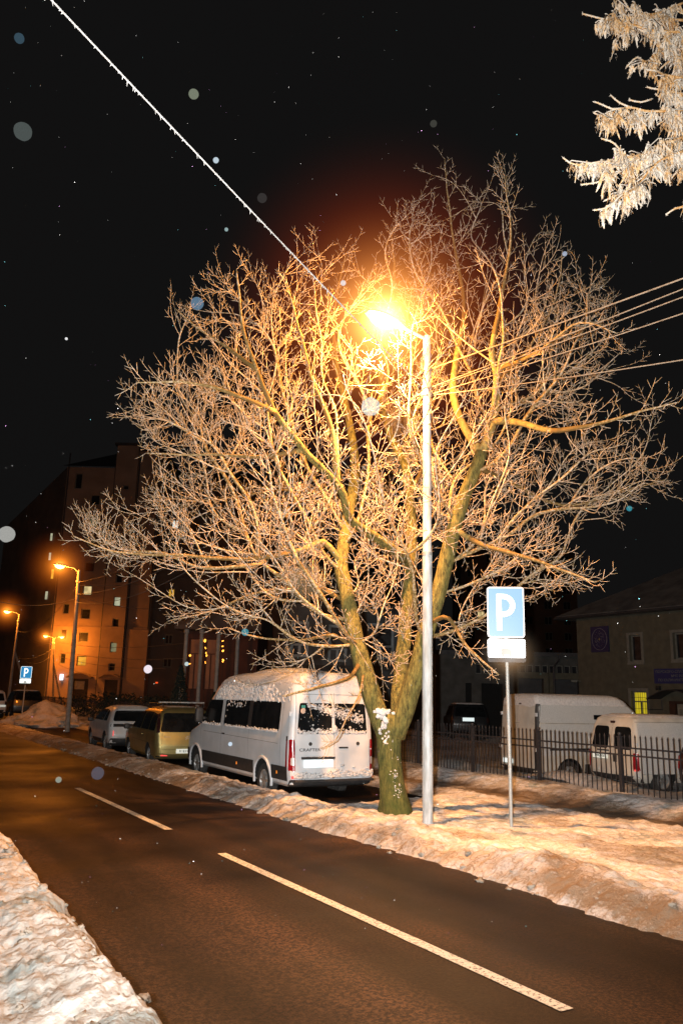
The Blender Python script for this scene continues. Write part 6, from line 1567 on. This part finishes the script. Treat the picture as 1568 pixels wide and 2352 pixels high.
# ------------------------------------------------------------------ snow heap, falling snow
g = MB(); bm = bmesh.new(); bmesh.ops.create_icosphere(bm, subdivisions=5, radius=1)
vs = []
for v in bm.verts:
    n_ = noise.fractal(v.co*2.2, 1, 2, 5); k_ = 1+.22*n_; z = max(-.1, v.co.z)
    vs.append((v.co.x*2.3*k_, v.co.y*2.0*k_, (1-math.hypot(v.co.x, v.co.y)**1.4)*1.25*(1+.25*n_) if v.co.z > 0 else -.15))
g.add(vs, [tuple(v.index for v in f.verts) for f in bm.faces]); bm.free()
q = atd(105, 1665, 46.5); hp = g.build('snow_heap', M['snow_near'], smooth=180); hp.location = (q.x, q.y, .1); tag(hp, 'rounded dirty heap of cleared snow left of the second lamp pole', 'snow heap')

def flakemat(name, c, a):  # see-through flake with its own glow in place of flash light
    m = bpy.data.materials.new(name); m.use_nodes = True; nt = m.node_tree; nt.nodes.clear(); L = nt.links
    out = N(nt, 'ShaderNodeOutputMaterial'); tr = N(nt, 'ShaderNodeBsdfTransparent'); em = N(nt, 'ShaderNodeEmission'); ad = N(nt, 'ShaderNodeMixShader')
    tc = N(nt, 'ShaderNodeTexCoord'); nz = N(nt, 'ShaderNodeTexNoise'); nz.inputs['Scale'].default_value = 900; L.new(tc.outputs['Object'], nz.inputs['Vector'])
    rp = N(nt, 'ShaderNodeMapRange'); rp.inputs['To Min'].default_value = .6; rp.inputs['To Max'].default_value = 1.3; L.new(nz.outputs['Fac'], rp.inputs['Value'])
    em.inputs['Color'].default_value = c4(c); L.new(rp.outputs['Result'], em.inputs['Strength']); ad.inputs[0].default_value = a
    L.new(tr.outputs[0], ad.inputs[1]); L.new(em.outputs[0], ad.inputs[2]); L.new(ad.outputs[0], out.inputs['Surface']); return m
FL = [(53, 302, 17, (.35, .42, .40), .20, 'pale grey-green snow clump in the black sky near the left edge'), (445, 216, 10, (.55, .62, .45), .35, 'greenish drifting snowflake in the black sky right of the frosted wire'), (453, 697, 14, (.22, .38, .55), .50, 'blue drifting snowflake just above the left top of the crown'), (496, 368, 6, (.75, .9, 1), .75, 'bright bluish snowflake right of the frosted wire'),
      (851, 934, 21, (.80, .95, .9), .62, 'big bright snowflake hanging below the glowing lamp'), (16, 1227, 17, (.62, .62, .58), .62, 'large pale snowflake at the left edge beside the apartment block'), (225, 1776, 13, (.22, .26, .36), .28, 'dim blue snowflake low over the road'), (135, 1791, 6, (.5, .6, .5), .5, 'small greenish snowflake low over the road at the left'),
      (340, 1537, 9, (1, .88, .95), .98, 'bright pinkish snowflake in front of the orange lit facade'), (429, 1525, 4.5, (.7, .85, .85), .8, 'small pale snowflake before the dark wing of the block'), (563, 1452, 8, (.10, .42, .50), .6, 'teal snowflake above the white minibus'), (602, 455, 10, (.3, .28, .27), .10, 'faint snowflake in the dark sky above the crown'), (45, 88, 9, (.10, .2, .28), .35, 'dim blue snowflake in the top left corner'), (995, 284, 7, (.3, .3, .25), .15, 'faint snowflake in the dark sky high above the lamp'),
      (520, 527, 4, (.5, .7, .7), .6, 'tiny teal snowflake above the left top of the crown'), (788, 650, 6, (.95, .9, .9), .8, 'white snowflake left of the glowing lamp'), (1296, 583, 5, (.6, .7, .9), .6, 'bluish snowflake at the upper right rim of the crown'), (1444, 1168, 6, (.05, .4, .5), .6, 'teal snowflake at the right lower rim of the crown'), (153, 778, 3, (1, 1, 1), .9, 'sharp white snowflake in the dark sky left of the crown'), (529, 1709, 4.5, (.7, .85, 1), .85, 'bluish snowflake before the grey flank of the minibus')]
fo = []
for x, y, r_, c_, a_, lb in FL:
    dep = 1.0 if r_ > 8 else 1.8
    p = atd(x, y, dep); ln = (p-Vector((0, 0, H))).length; bm = bmesh.new(); bmesh.ops.create_icosphere(bm, subdivisions=3, radius=r_/FPX*ln)
    for v in bm.verts: v.co *= 1+.07*noise.noise(v.co*160+Vector((x, y, 0)))
    me = bpy.data.meshes.new('snowflake'); bm.to_mesh(me); bm.free(); me.materials.append(flakemat('flake', c_, 1-math.sqrt(1-a_*.98))); o = bpy.data.objects.new('snowflake', me); C.objects.link(o); o.location = p; tag(o, lb, 'snowflake', 'snowflakes drifting in the air')
rnd = random.Random(77); g = MB(); cols = []
for i in range(420):
    x, y, dep = rnd.uniform(0, 1568), rnd.uniform(0, 2200), rnd.uniform(3, 9)
    p = atd(x, y, dep)
    if p.z < .3: continue
    r_ = rnd.choice((.0008, .001, .0012, .0016, .0022))*dep/5; g.blob(p, r_, (1, 1, 1), i, 1, .4, mi=rnd.choice((0, 0, 0, 1, 2)))
tag(g.build('falling_snow', [mat('flake_white', (.5, .5, .5), None, 20, .8), mat('flake_teal', (.10, .35, .40), None, 20, .8), mat('flake_violet', (.4, .2, .45), None, 20, .8)]), 'fine bright specks of falling snow across the night sky', 'falling snow', kind='stuff')

# ------------------------------------------------------------------ render settings
S.view_settings.view_transform = 'Standard'; S.view_settings.look = 'None'; S.view_settings.exposure = 0
S.render.engine = 'CYCLES'
cy_ = S.cycles; cy_.use_denoising = True; cy_.max_bounces = 4; cy_.diffuse_bounces = 2; cy_.glossy_bounces = 2; cy_.transparent_max_bounces = 12
cy_.sample_clamp_indirect = 3; cy_.volume_step_rate = 1.0; cy_.volume_max_steps = 64
